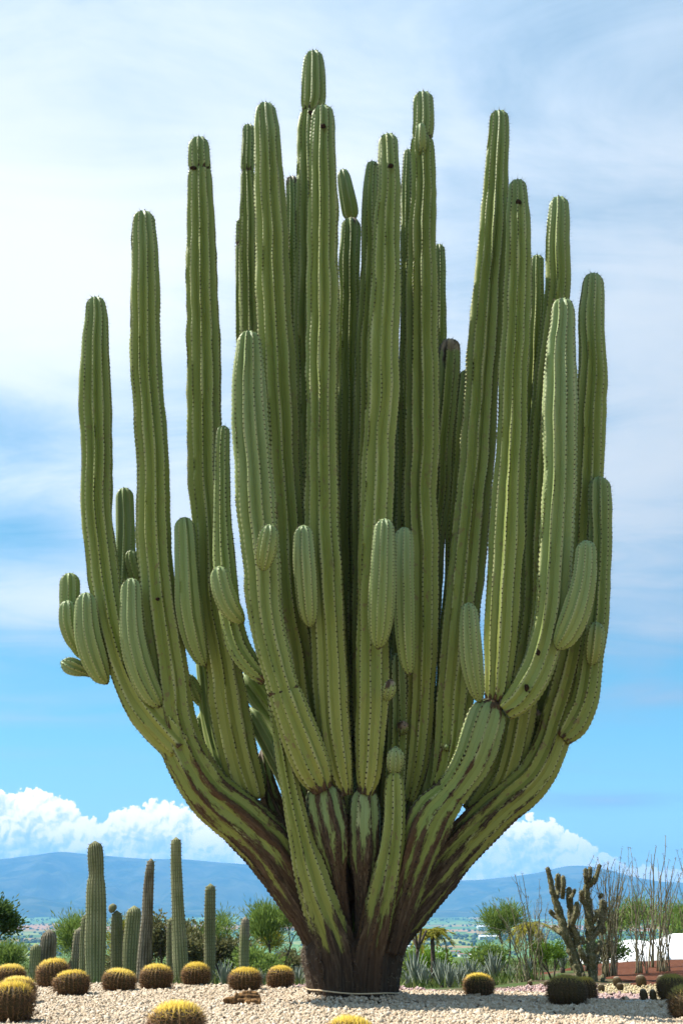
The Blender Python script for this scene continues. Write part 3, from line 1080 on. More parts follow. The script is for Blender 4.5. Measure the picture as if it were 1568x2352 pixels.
# pixel outlines of every stem, tip first: (centre x, y, half width)
STEMS = [
 # name, points, depth at tip, depth at base, ribs, bark factor, dead tip, necks
 ('S1', [(220,682,22),(220,705,23),(220,760,28),(220,900,35),(222,1000,36),(224,1100,36),(227,1200,35),(235,1300,36),(245,1380,36),(262,1460,37),(288,1540,38),(320,1606,42),(362,1662,45),(415,1722,40)], -0.2, -0.36, 9, 0.8, 0, []),
 ('S2', [(330,485,22),(331,510,25),(332,600,30),(334,700,33),(335,800,35),(340,900,37),(346,1000,37),(350,1100,37),(353,1200,39),(358,1300,40),(367,1400,43),(382,1500,44),(396,1590,46),(406,1660,50),(432,1740,54),(486,1825,58),(556,1885,60),(628,1955,60),(686,2040,58),(726,2115,54),(752,2185,52),(757,2290,50)], -0.5, 0.02, 10, 1.0, 0, []),
 ('S3', [(458,315,22),(458,340,25),(460,400,28),(460,500,33),(462,600,36),(463,700,37),(466,800,40),(468,900,40),(470,1000,40),(472,1100,40),(478,1200,38),(482,1300,40),(491,1400,42),(507,1500,43),(522,1600,45),(540,1700,46),(560,1780,42),(580,1840,32)], -0.25, 0.0, 10, 0.9, 0, [390]),
 ('S4', [(573,760,26),(572,785,29),(571,850,35),(571,900,38),(576,1000,42),(584,1100,45),(591,1200,45),(598,1300,43),(606,1400,42),(626,1490,40),(648,1570,36),(668,1630,42),(698,1710,46),(724,1775,40),(742,1815,24)], -1.55, -0.75, 9, 0.35, 0, [1585]),
 ('S4b', [(515,977,13),(513,1000,17),(512,1100,19),(512,1200,22),(516,1300,26),(527,1400,27),(548,1480,27),(580,1530,24),(612,1562,16)], -0.9, -0.9, 8, 0.2, 0, []),
 ('S5', [(571,285,13),(571,305,15),(570,390,17),(572,500,22),(573,600,25),(574,760,28),(578,950,30),(592,1150,32),(612,1350,34),(640,1550,34),(690,1750,30)], 0.15, 0.35, 8, 0.6, 0, [394]),
 ('S5b', [(553,503,10),(553,530,12),(557,600,16),(559,700,18),(562,800,20),(572,1000,22),(600,1300,24),(640,1550,26)], 0.7, 0.8, 8, 0.6, 0, [560]),
 ('S6', [(611,237,22),(611,260,24),(612,300,28),(615,360,31),(619,420,35),(623,500,38),(627,600,40),(630,700,42),(634,800,43),(640,900,43),(646,1000,42),(651,1100,41),(656,1200,41),(662,1300,40),(672,1400,40),(688,1500,40),(702,1600,40),(720,1700,38),(742,1800,34)], -0.75, 0.0, 10, 0.7, 0, []),
 ('S7', [(669,404,12),(670,425,14),(671,500,15),(672,700,18),(676,900,20),(690,1150,24),(710,1400,26),(735,1650,26)], 1.05, 0.8, 8, 0.6, 0.55, []),
 ('S8', [(720,118,21),(721,140,23),(722,200,27),(720,240,27),(714,262,24),(712,300,28),(712,400,31),(712,600,34),(714,800,36),(719,1000,37),(724,1200,39),(735,1400,40),(750,1550,40),(772,1750,36),(790,1900,36),(800,2050,36)], 0.1, 0.35, 10, 0.8, 0, [258]),
 ('S9', [(742,243,23),(742,268,26),(742,320,30),(741,400,33),(741,500,35),(740,600,36),(740,800,37),(739,1000,37),(742,1200,40),(745,1300,42),(750,1400,42),(755,1500,42),(760,1600,41),(768,1690,38),(783,1770,29),(798,1828,15)], -1.0, -0.62, 9, 0.35, 0, []),
 ('S10', [(890,308,21),(891,330,23),(893,400,26),(893,450,28),(891,500,31),(887,600,34),(884,700,37),(879,800,38),(875,900,38),(873,1000,37),(870,1100,37),(866,1200,39),(862,1300,39),(859,1400,38),(858,1500,38),(856,1600,38),(850,1690,37),(844,1770,31),(837,1826,18)], -1.05, -0.62, 9, 0.35, 0, []),
 ('S11', [(857,370,13),(854,395,16),(852,480,19),(849,600,22),(845,700,23),(840,800,24),(836,1000,26),(834,1250,28),(835,1500,28),(836,1750,26)], 0.0, 0.3, 9, 0.6, 0.35, []),
 ('S12', [(804,500,18),(805,520,22),(803,600,24),(801,700,25),(800,800,26),(798,1000,28),(797,1200,29),(800,1450,30),(806,1700,30)], 0.55, 0.45, 9, 0.6, 0.5, []),
 ('S13', [(972,212,21),(972,232,23),(973,280,25),(969,318,24),(970,350,28),(972,450,30),(972,500,32),(970,580,34),(970,700,37),(970,800,39),(970,900,40),(968,1000,40),(968,1100,40),(968,1200,40),(970,1300,38),(970,1400,37),(968,1480,36),(965,1580,35),(958,1690,34),(950,1775,29),(938,1840,18)], -0.35, 0.0, 10, 0.5, 0, [316]),
 ('S13b', [(938,342,11),(937,365,13),(937,450,15),(936,600,17),(934,800,18),(932,1000,20),(928,1250,22),(920,1500,24),(912,1750,24)], 0.45, 0.5, 8, 0.6, 0, []),
 ('S13c', [(1008,560,11),(1007,585,14),(1005,700,17),(1002,850,19),(996,1050,22),(985,1300,24),(970,1550,24),(950,1780,22)], 0.8, 0.7, 8, 0.6, 0, []),
 ('S14', [(1033,778,24),(1033,800,26),(1030,860,27),(1026,930,26),(1020,1000,25),(1013,1100,24),(1005,1200,22),(996,1320,22),(985,1480,22),(970,1700,22)], 0.35, 0.6, 8, 0.6, 0.8, []),
 ('S15', [(1145,255,21),(1146,280,23),(1146,330,26),(1141,400,29),(1135,500,32),(1128,600,36),(1121,700,38),(1113,800,40),(1106,900,41),(1099,1000,42),(1090,1100,43),(1080,1200,43),(1071,1300,43),(1062,1400,43),(1054,1500,43),(1046,1600,43),(1036,1700,40),(1024,1770,33),(1004,1815,20)], -0.1, -0.25, 10, 0.7, 0, []),
 ('S15b', [(1066,850,10),(1065,875,14),(1060,950,16),(1052,1100,18),(1042,1250,20),(1030,1450,22),(1015,1700,22)], 0.35, 0.25, 8, 0.5, 0, []),
 ('S16', [(1188,413,20),(1188,435,22),(1188,500,28),(1188,600,31),(1185,700,33),(1182,800,35),(1178,900,36),(1174,1000,37),(1170,1100,38),(1165,1200,40),(1158,1300,40),(1152,1400,40),(1148,1500,38),(1144,1570,33),(1138,1612,22)], -0.6, -0.7, 10, 0.4, 0, []),
 ('S16b', [(1233,585,13),(1233,610,16),(1231,700,18),(1227,850,20),(1221,1000,22),(1212,1200,24),(1200,1400,28),(1190,1550,30),(1176,1680,32),(1146,1780,32),(1090,1870,30)], 0.35, 0.1, 8, 0.6, 0, []),
 ('S17', [(1283,452,21),(1283,478,24),(1284,560,28),(1280,650,30),(1270,750,29),(1259,850,29),(1250,950,29),(1242,1050,29),(1232,1200,30),(1222,1350,31),(1210,1500,32),(1196,1650,33),(1166,1780,33),(1120,1865,32)], 0.05, 0.02, 9, 0.6, 0, []),
 ('S18', [(1292,685,24),(1292,708,28),(1292,800,34),(1289,900,38),(1285,1000,38),(1282,1100,39),(1277,1200,40),(1270,1300,40),(1263,1400,38),(1255,1460,36),(1243,1510,37),(1222,1560,37),(1192,1606,34),(1158,1634,24)], -1.1, -0.75, 9, 0.2, 0, []),
 ('S19', [(1361,627,22),(1361,655,25),(1361,720,29),(1360,800,31),(1357,900,34),(1354,1000,34),(1350,1100,34),(1346,1200,35),(1342,1300,36),(1336,1400,37),(1322,1500,38),(1302,1580,38),(1276,1660,38),(1252,1730,40),(1214,1795,44),(1130,1872,46),(1045,1958,50),(970,2045,54),(905,2125,56),(868,2190,54),(863,2295,48)], -0.1, 0.02, 10, 1.0, 0, []),
 ('S20', [(1375,1095,22),(1376,1120,26),(1377,1200,26),(1377,1300,26),(1373,1400,27),(1364,1480,28),(1354,1550,30),(1340,1615,33),(1316,1665,31),(1288,1698,20)], -0.35, -0.2, 9, 0.2, 0, []),
 # lower limbs
 ('RB', [(1136,1604,24),(1124,1635,42),(1108,1690,48),(1084,1750,46),(1052,1800,40),(1020,1838,44),(992,1872,52),(966,1932,52),(940,2010,44),(915,2090,40),(890,2180,40)], -0.7, -0.30, 10, 0.95, 0, [1825]),
 ('CB1', [(628,1582,14),(636,1640,18),(650,1720,20),(671,1840,25),(690,1920,29),(712,2000,36),(738,2080,42),(762,2145,46),(774,2195,48),(784,2300,44)], -0.75, -0.30, 8, 0.55, 0, []),
 ('CB2', [(738,1788,22),(743,1825,40),(754,1890,46),(764,1950,38),(774,2010,22),(782,2090,24),(790,2180,24)], -0.62, -0.15, 9, 1.15, 0, []),
 ('CB3', [(836,1800,20),(838,1840,35),(838,1900,40),(838,1960,38),(838,2020,26),(836,2090,20),(834,2180,24)], -0.55, -0.2, 9, 1.15, 0, []),
 ('CB4', [(906,1770,14),(905,1800,23),(902,1880,26),(894,1960,31),(880,2040,34),(864,2120,37),(852,2190,42),(846,2300,42)], -0.72, -0.32, 7, 0.5, 0, []),
 ('S23', [(912,1500,18),(914,1540,24),(915,1620,25),(914,1700,26),(908,1800,26),(900,1900,26),(890,2000,28)], -0.1, 0.0, 8, 0.5, 0, []),
 # stems on the far side, glimpsed between the others
 ('B1', [(560,1545,22),(582,1580,26),(610,1620,28),(650,1680,30),(700,1780,32)], 0.75, 0.35, 8, 0.9, 0, []),
 ('B2', [(574,1625,16),(592,1670,18),(622,1720,20),(660,1790,22),(700,1880,26),(740,1990,28)], 0.3, 0.1, 8, 0.6, 0, []),
 ('B3', [(600,1722,12),(604,1760,18),(616,1820,25),(642,1885,28),(690,1970,30),(740,2070,34)], 0.45, 0.2, 8, 1.7, 0.6, []),
 ('B4', [(460,1636,12),(463,1655,15),(470,1700,18),(486,1740,20),(520,1790,22)], 0.55, 0.25, 7, 0.9, 0.35, []),
 ('B5', [(462,1500,14),(472,1560,18),(482,1640,20),(497,1720,22),(524,1790,24)], 0.35, 0.2, 8, 0.6, 0, []),
 ('B6', [(790,1000,26),(790,1200,30),(792,1500,34),(800,1750,36),(806,1950,40),(808,2120,40)], 0.75, 0.55, 9, 0.8, 0, []),
 ('B7', [(900,900,24),(902,1150,28),(900,1450,30),(890,1750,34),(870,1980,40),(850,2130,40)], 0.95, 0.6, 9, 0.8, 0, []),
 ('B10', [(640,1690,24),(664,1760,30),(700,1850,36),(744,1960,42),(780,2080,46)], 0.2, 0.15, 9, 1.0, 0, []),
 ('B11', [(806,1760,30),(805,1830,62),(806,1920,70),(808,2020,76),(808,2110,84),(808,2190,90)], 0.55, 0.40, 14, 1.7, 0, []),
 ('B12', [(1002,1575,12),(998,1640,18),(988,1710,22),(970,1800,27),(945,1900,32),(920,2000,34)], 0.5, 0.2, 8, 0.8, 0, []),
 ('B8', [(1250,1420,22),(1252,1500,28),(1246,1600,30),(1226,1700,32),(1185,1790,34),(1120,1870,36)], 0.35, 0.25, 8, 0.6, 0, []),
 ('B9', [(680,900,22),(690,1200,28),(706,1500,32),(736,1750,34),(770,1950,38),(794,2110,40)], 0.5, 0.4, 9, 0.8, 0, []),
]
PUPS = [
 ('P1', [(160,1316,20),(160,1335,22),(160,1385,23),(166,1440,21),(182,1490,16),(200,1515,8)], -0.05, 8, 0),
 ('P2', [(155,1379,17),(155,1400,20),(158,1435,21),(170,1470,18),(188,1500,10)], -0.25, 8, 0),
 ('P3', [(199,1361,22),(198,1388,26),(201,1450,31),(212,1500,31),(230,1545,24),(248,1572,10)], -0.55, 9, 0),
 ('P4', [(303,1328,20),(302,1355,24),(303,1430,28),(313,1500,31),(331,1560,30),(352,1602,24),(370,1626,10)], -0.75, 9, 0),
 ('P5', [(285,1120,17),(286,1145,20),(288,1250,22),(284,1350,22),(286,1440,22),(300,1520,22),(325,1590,20)], 0.2, 8, 0),
 ('P6', [(302,1262,14),(303,1285,18),(312,1320,18),(330,1350,12)], 0.1, 8, 0),
 ('P7', [(424,1188,20),(424,1215,24),(428,1300,28),(434,1400,31),(446,1465,28),(460,1510,19),(473,1532,8)], -0.6, 8, 0),
 ('P8', [(504,1300,17),(506,1320,22),(514,1358,25),(527,1390,24),(544,1414,19),(562,1429,9)], -1.35, 8, 0),
 ('P9', [(620,1204,17),(618,1225,23),(612,1260,25),(607,1290,20),(604,1312,7)], -2.0, 9, 0),
 ('P10', [(697,1206,17),(697,1228,23),(698,1280,26),(702,1350,26),(707,1408,22),(713,1443,8)], -1.3, 9, 0),
 ('P11', [(883,1191,19),(883,1214,23),(880,1280,28),(876,1360,30),(872,1430,27),(868,1476,17),(866,1493,6)], -1.6, 10, 0),
 ('P12', [(928,1211,17),(928,1235,21),(928,1330,24),(931,1440,23),(936,1515,18),(943,1552,7)], -1.15, 8, 0),
 ('P13', [(1075,1384,17),(1076,1408,21),(1079,1460,26),(1086,1530,27),(1095,1580,20),(1104,1615,7)], -1.05, 10, 0),
 ('P14', [(1345,1241,20),(1346,1265,24),(1342,1330,28),(1326,1400,32),(1304,1452,29),(1284,1482,18),(1276,1492,8)], -1.35, 9, 0),
 ('P15', [(1368,1428,16),(1368,1450,21),(1364,1490,21),(1358,1528,9)], -0.75, 8, 0),
 ('P16', [(896,1560,9),(896,1572,14),(893,1590,15),(888,1608,7)], -1.25, 9, 0.6),
 ('P17', [(925,1655,6),(925,1664,13),(924,1674,13),(922,1684,6)], -0.35, 8, 0.7),
 ('P18', [(908,1714,10),(908,1730,19),(907,1752,20),(905,1772,14),(904,1786,6)], -0.85, 9, 0.35),
 ('P19', [(1025,1712,3),(1025,1717,6),(1025,1723,4)], -0.55, 7, 0.3),
 ('P20', [(432,1548,9),(436,1562,15),(446,1585,17),(458,1608,12),(468,1622,6)], 0.2, 8, 0),
 ('P21', [(1232,1628,8),(1230,1640,13),(1229,1655,13),(1230,1672,6)], 0.1, 8, 0.75),
 ('P22', [(787,388,10),(790,405,15),(797,445,18),(803,480,19),(806,505,17)], 0.55, 8, 0.22),
 ('P23', [(139,1520,7),(148,1524,16),(164,1530,20),(182,1537,18),(200,1545,10),(212,1552,6)], -0.1, 9, 0.3),
 ('P24', [(967,282,8),(967,298,13),(966,330,15),(965,360,12)], -0.62, 6, 0),
]


def build_giant():
    basep = at(810, 2300, Y0); basep[2] = 0.0
    root = empty('giant_cactus', basep, 'giant candelabra cactus with dozens of ribbed green columns rising from one thick brown trunk', 'cactus')
    inv = -basep
    ntri = 0
    zs = at(700, 2270, Y0)[2]; ze = at(918, 2279, Y0)[2]
    foot_pts = []

    def make(name, pts, d0, d1, ribs, bf, dead, necks, pup=False):
        nonlocal ntri
        rng = np.random.default_rng(abs(hash(name)) % 1 + sum(ord(c) * (k + 3) for k, c in enumerate(name)))
        P, R, yy = dpx(pts, d0, d1)
        ds, ar = (0.031, 0.062)
        hidden = name[0] == 'B'
        if hidden:
            ds, ar = 0.10, 0.10
        if pup:
            ds, ar = 0.020, 0.040
        dep = [0.36, 0.40, 0.39, 0.34, 0.27, 0.18] if not pup else [0.30, 0.27, 0.18]
        if name in ('CB2', 'CB3', 'RB'): dep = [0.12, 0.12, 0.10]
        if name in ('S2', 'S19'): dep = [0.36, 0.40, 0.37, 0.30, 0.20, 0.12, 0.10]
        if not pup and name[0] == 'S': ribs = (10 if R.max() > 0.22 else 9) if R.max() > 0.13 else 7
        b = ribbed(P, R, ribs, dep, rng, ds, ar, True, pup, yy, wob=1.0 if not pup else 0.6, crown=1.15, per=4 if hidden else 8)
        V = b['V']
        sel = (np.abs(V[:, 2] - zs) < 0.05) & (np.hypot(V[:, 0] - basep[0], V[:, 1] - basep[1]) < 1.0)
        foot_pts.append(V[sel][:, :2] - basep[:2])
        # pinched joints where a stem stopped and grew on
        if necks:
            cen = np.vstack([np.repeat(b['Pc'], b['per'] * ribs, 0), b['Pc'][:1], b['Pc'][-1:]])
            f = np.zeros(len(V))
            for ny in necks:
                f = np.maximum(f, np.exp(-((b['y'] - ny) / 5.0) ** 2))
            V[:] = cen + (V - cen) * (1 - (0.18 if necks[0] < 800 else 0.07) * f[:, None])
        # age: pale and glaucous near the tip, yellow-green low down
        if pup:
            age = np.clip(0.05 + 0.28 * (b['s'] / b['L']), 0, 1)
        else:
            age = np.interp(b['y'], [200, 700, 1300, 1650, 1850], [0.30, 0.42, 0.58, 0.85, 1.0])
            age = np.minimum(age, 0.10 + b['s'] * 0.22)
        if name in ('S4', 'S4b', 'S18', 'S20'):
            age = np.minimum(age, np.interp(b['y'], [700, 1200, 1560, 1640, 1800], [0.12, 0.22, 0.35, 0.75, 1.0]))
        if name in ('CB1', 'CB4'):
            age = np.interp(b['y'], [1550, 1850, 2200], [0.5, 0.7, 0.95])
        bark = np.interp(b['y'], *BARKY) * bf
        if name in ('CB2', 'CB3', 'RB'):
            bark = np.maximum(bark, 0.95 * np.exp(-(b['s'] / 0.16) ** 2))
        if name in ('S4', 'S9', 'S10'):
            bark = np.maximum(bark, 0.80 * np.exp(-((b['L'] - b['s']) / 0.15) ** 2))
        if name in ('CB1', 'CB4'):
            bark = np.interp(b['y'], [1600, 1950, 2080, 2160, 2220], [0.06, 0.24, 0.42, 0.80, 1.4])
        if pup:
            bark = 0.75 * np.exp(-((b['L'] - b['s']) / 0.05) ** 2)
        else:
            bark = np.maximum(bark, 0.55 * np.exp(-((b['L'] - b['s']) / 0.10) ** 2) * (bf > 0.1))
            for ny in necks:
                bark = np.maximum(bark, 0.62 * np.exp(-((b['y'] - ny) / 5.0) ** 2))
        dd = np.zeros(len(V))
        if dead:
            dd = dead * np.exp(-(b['s'] / (0.35 if not pup else 0.12)) ** 2)
            if dead > 0.7 and not pup:
                dd = np.maximum(dd, 0.48 * np.exp(-b['s'] / 2.2))
        if not pup and not hidden and bark.max() > 0.4:
            cen = np.vstack([np.repeat(b['Pc'], b['per'] * ribs, 0), b['Pc'][:1], b['Pc'][-1:]])
            cy = b['cyl']
            rel = (fbm(cy[:, 0] * 22, cy[:, 1] * 22, cy[:, 2] * 40, seed=51, oct=3) - 0.5) * 0.22 + (fbm(cy[:, 0] * 70, cy[:, 1] * 70, cy[:, 2] * 110, seed=57, oct=2) - 0.5) * 0.10
            V[:] = V + (V - cen) * (rel * np.clip(bark - 0.3, 0, 0.8))[:, None]
        nm = 'offshoot' if pup else ('branch' if name in ('RB', 'CB1', 'CB2', 'CB3', 'CB4', 'B1', 'B2', 'B3') else 'stem')
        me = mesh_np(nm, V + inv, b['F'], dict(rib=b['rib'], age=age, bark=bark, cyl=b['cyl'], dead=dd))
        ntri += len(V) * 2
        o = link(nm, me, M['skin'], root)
        if dead >= 0.5 and not pup:
            o['label'] = 'stem with a dead grey woody tip'
        if hidden and name not in ('B3', 'B4'):
            return
        mb = areole_spines(b, rng, 0.046 if not pup else 0.026, 3, 0.0098 if not pup else 0.0075,
                           tipboost=0.7 if not pup else 0.4, wscale=0.85)
        me = mb.mesh('spines', True)
        me.transform(__import__('mathutils').Matrix.Translation(Vector(inv)))
        so = link('spines', me, M['areole'], o)
        tag(so, kind='stuff')

    for (name, pts, d0, d1, ribs, bf, dead, necks) in STEMS:
        make(name, pts, d0, d1, ribs, bf, dead, necks)
    for (name, pts, d, ribs, dead) in PUPS:
        make(name, pts, d, d + 0.25, ribs, 0, dead, [], True)

    # the short thick trunk: fluted, corky, spiny
    prof = [(812, 2334, 108), (811, 2312, 106), (810, 2285, 104), (810, 2262, 106), (809, 2228, 112), (808, 2196, 117), (808, 2172, 112), (808, 2152, 92), (808, 2140, 60), (808, 2136, 15)]
    P, R, yy = dpx(prof[::-1], 0.0, 0.0)
    P[:, 1] += 0.0
    C, s = resample(catmull(np.column_stack([P, R]), 8), 0.018)
    sides = 220
    th = np.arange(sides) / sides * 2 * pi
    n = len(C)
    S, TH = np.meshgrid(s, th, indexing='ij')
    cx, sn = np.cos(TH), np.sin(TH)
    flute = fbm(cx * 3.2 + 5, sn * 3.2 + 5, S * 0.5, seed=4, oct=3) - 0.5
    lobes = np.sin(TH * 11 + 3 * (fbm(cx + 9, sn + 9, S * 1.5, seed=8, oct=2) - 0.5)) * 0.018
    corky = fbm(cx * 14, sn * 14, S * 5.0, seed=6, oct=4) - 0.5
    bead = fbm(cx * 40, sn * 40, S * 38.0, seed=16, oct=2) - 0.5
    hgt = s[-1] - s
    rr = C[:, 3:4] * (1 + 0.10 * flute + lobes + 0.11 * corky + 0.055 * bead) * np.array([1.0])
    # a slightly narrower waist under the wire, spreading foot
    V = np.stack([C[:, 0:1] + rr * cx, C[:, 1:2] + rr * sn * 0.92, np.repeat(C[:, 2:3], sides, 1)], -1).reshape(-1, 3)
    i = np.arange(n - 1)[:, None] * sides; j = np.arange(sides)[None]; j2 = (j + 1) % sides
    Q = np.stack([i + j, i + sides + j, i + sides + j2, i + j2], -1).reshape(-1, 4)
    c0 = len(V)
    V = np.vstack([V, [C[0, 0], C[0, 1], C[0, 2]]])
    k = np.arange(sides)
    t0 = np.stack([np.full(sides, c0), k, (k + 1) % sides], -1)
    cyl = np.stack([0.55 * cx, 0.55 * sn, S * 0.35], -1).reshape(-1, 3)
    cyl = np.vstack([cyl, cyl[0]]) + 20
    o = np.ones(len(V))
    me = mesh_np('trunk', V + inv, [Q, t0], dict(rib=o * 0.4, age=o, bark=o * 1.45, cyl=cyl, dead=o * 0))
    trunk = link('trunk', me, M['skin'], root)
    # spine clusters left on the old wood
    rng = np.random.default_rng(5)
    m_ = 420
    ii = rng.integers(int(n * 0.1), n - 12, m_); jj = rng.integers(0, sides, m_)
    ok = (np.sin(th[jj]) < 0.35) | (rng.random(m_) < 0.3)
    ii, jj = ii[ok], jj[ok]
    pos = V[ii * sides + jj]
    nor = np.stack([np.cos(th[jj]), np.sin(th[jj]), 0 * jj], 1)
    rep = np.repeat(np.arange(len(pos)), 9)
    Vs, Fs = spikes(pos[rep], nor[rep] + rng.normal(0, 0.75, (len(rep), 3)), rng.uniform(0.02, 0.065, len(rep)), 0.0017)
    mb = MB(); mb.add(Vs + inv, Fs, tone=np.repeat(rng.uniform(0.25, 0.95, len(rep)), 4))
    tag(link('spines', mb.mesh('spines'), M['areole'], trunk), kind='stuff')
    # wire tied round the foot, stretched over the outermost wood
    sel = np.abs(V[:, 2] - zs) < 0.05
    foot_pts.append(V[sel][:, :2] - basep[:2])
    FP = np.vstack([p for p in foot_pts if len(p)])
    path = []
    for a in np.linspace(0, 2 * pi, 91):
        # support distance of the convex outline in this direction
        dirs = np.array([[math.cos(a + q), math.sin(a + q)] for q in np.linspace(-1.3, 1.3, 27)])
        sup = (FP @ dirs.T).max(0)
        r_ = float((sup / np.cos(np.linspace(-1.3, 1.3, 27))).min()) + 0.004
        path.append([basep[0] + r_ * math.cos(a), basep[1] + r_ * math.sin(a), zs + (ze - zs) * (math.cos(a) + 1) / 2 + 0.006 * math.sin(5 * a)])
    Vw, Fw = tube(path, [0.0085] * len(path), 6, False)
    mb = MB(); mb.add(Vw + inv, Fw)
    link('tie_wire', mb.mesh('tie_wire'), M['wire'], root)['label'] = 'pale wire tied round the foot of the trunk'
    # pecked holes: flattened lumps on the stems, their shaded inside painted as near-black
    for (x, y, d, rx, rz) in [(897, 380, -1.05 - 0.17, 6, 5), (742, 289, -1.0 - 0.17, 6, 5), (1190, 463, -0.6 - 0.17, 6, 6), (362, 1376, -0.45 - 0.22, 5, 4), (789, 1425, 0.40, 8, 12),
                              (713, 258, 0.1 - 0.15, 7, 5), (444, 385, -0.25 - 0.14, 8, 4), (1209, 1580, -0.8 - 0.20, 5, 8), (1236, 1500, -0.85 - 0.22, 4, 7)]:
        c = at(x, y, Y0 + d) - basep
        sc_ = mpp(y, Y0)
        n_, m2 = 8, 12
        Vh, Fh = [], []
        for i_ in range(n_ + 1):
            f_ = i_ / n_ * pi
            for j_ in range(m2):
                a_ = j_ / m2 * 2 * pi
                q = 1 + 0.12 * rng.normal()
                Vh.append((c[0] + rx * sc_ * math.sin(f_) * math.cos(a_) * q, c[1] + 0.035 * math.cos(f_), c[2] + rz * sc_ * math.sin(f_) * math.sin(a_) * q))
        Fh = [[i_ * m2 + j_, i_ * m2 + (j_ + 1) % m2, (i_ + 1) * m2 + (j_ + 1) % m2, (i_ + 1) * m2 + j_] for i_ in range(n_) for j_ in range(m2)]
        me = mesh_np('hole', np.array(Vh), [np.array(Fh)])
        link('hole', me, M['hole'], root)
    # a few weeds rooted in the dark cleft
    c = at(800, 2165, Y0 - 0.30)
    m_ = 60
    bs = c + np.stack([rng.uniform(-0.10, 0.10, m_), rng.uniform(-0.03, 0.1, m_), rng.uniform(-0.05, 0.05, m_)], 1)
    Vl, Fl = leaves(bs, np.stack([rng.normal(0, 0.35, m_), rng.normal(-0.15, 0.2, m_), np.ones(m_)], 1), rng.uniform(0.10, 0.42, m_), 0.006)
    mb = MB(); mb.add(Vl, Fl, tone=np.repeat(rng.random(m_), 4))
    w = link('weed_tuft', mb.mesh('weed_tuft'), M['grass'])
    tag(w, 'wispy green weeds sprouting in the dark cleft of the big trunk', 'weeds')


build_giant()

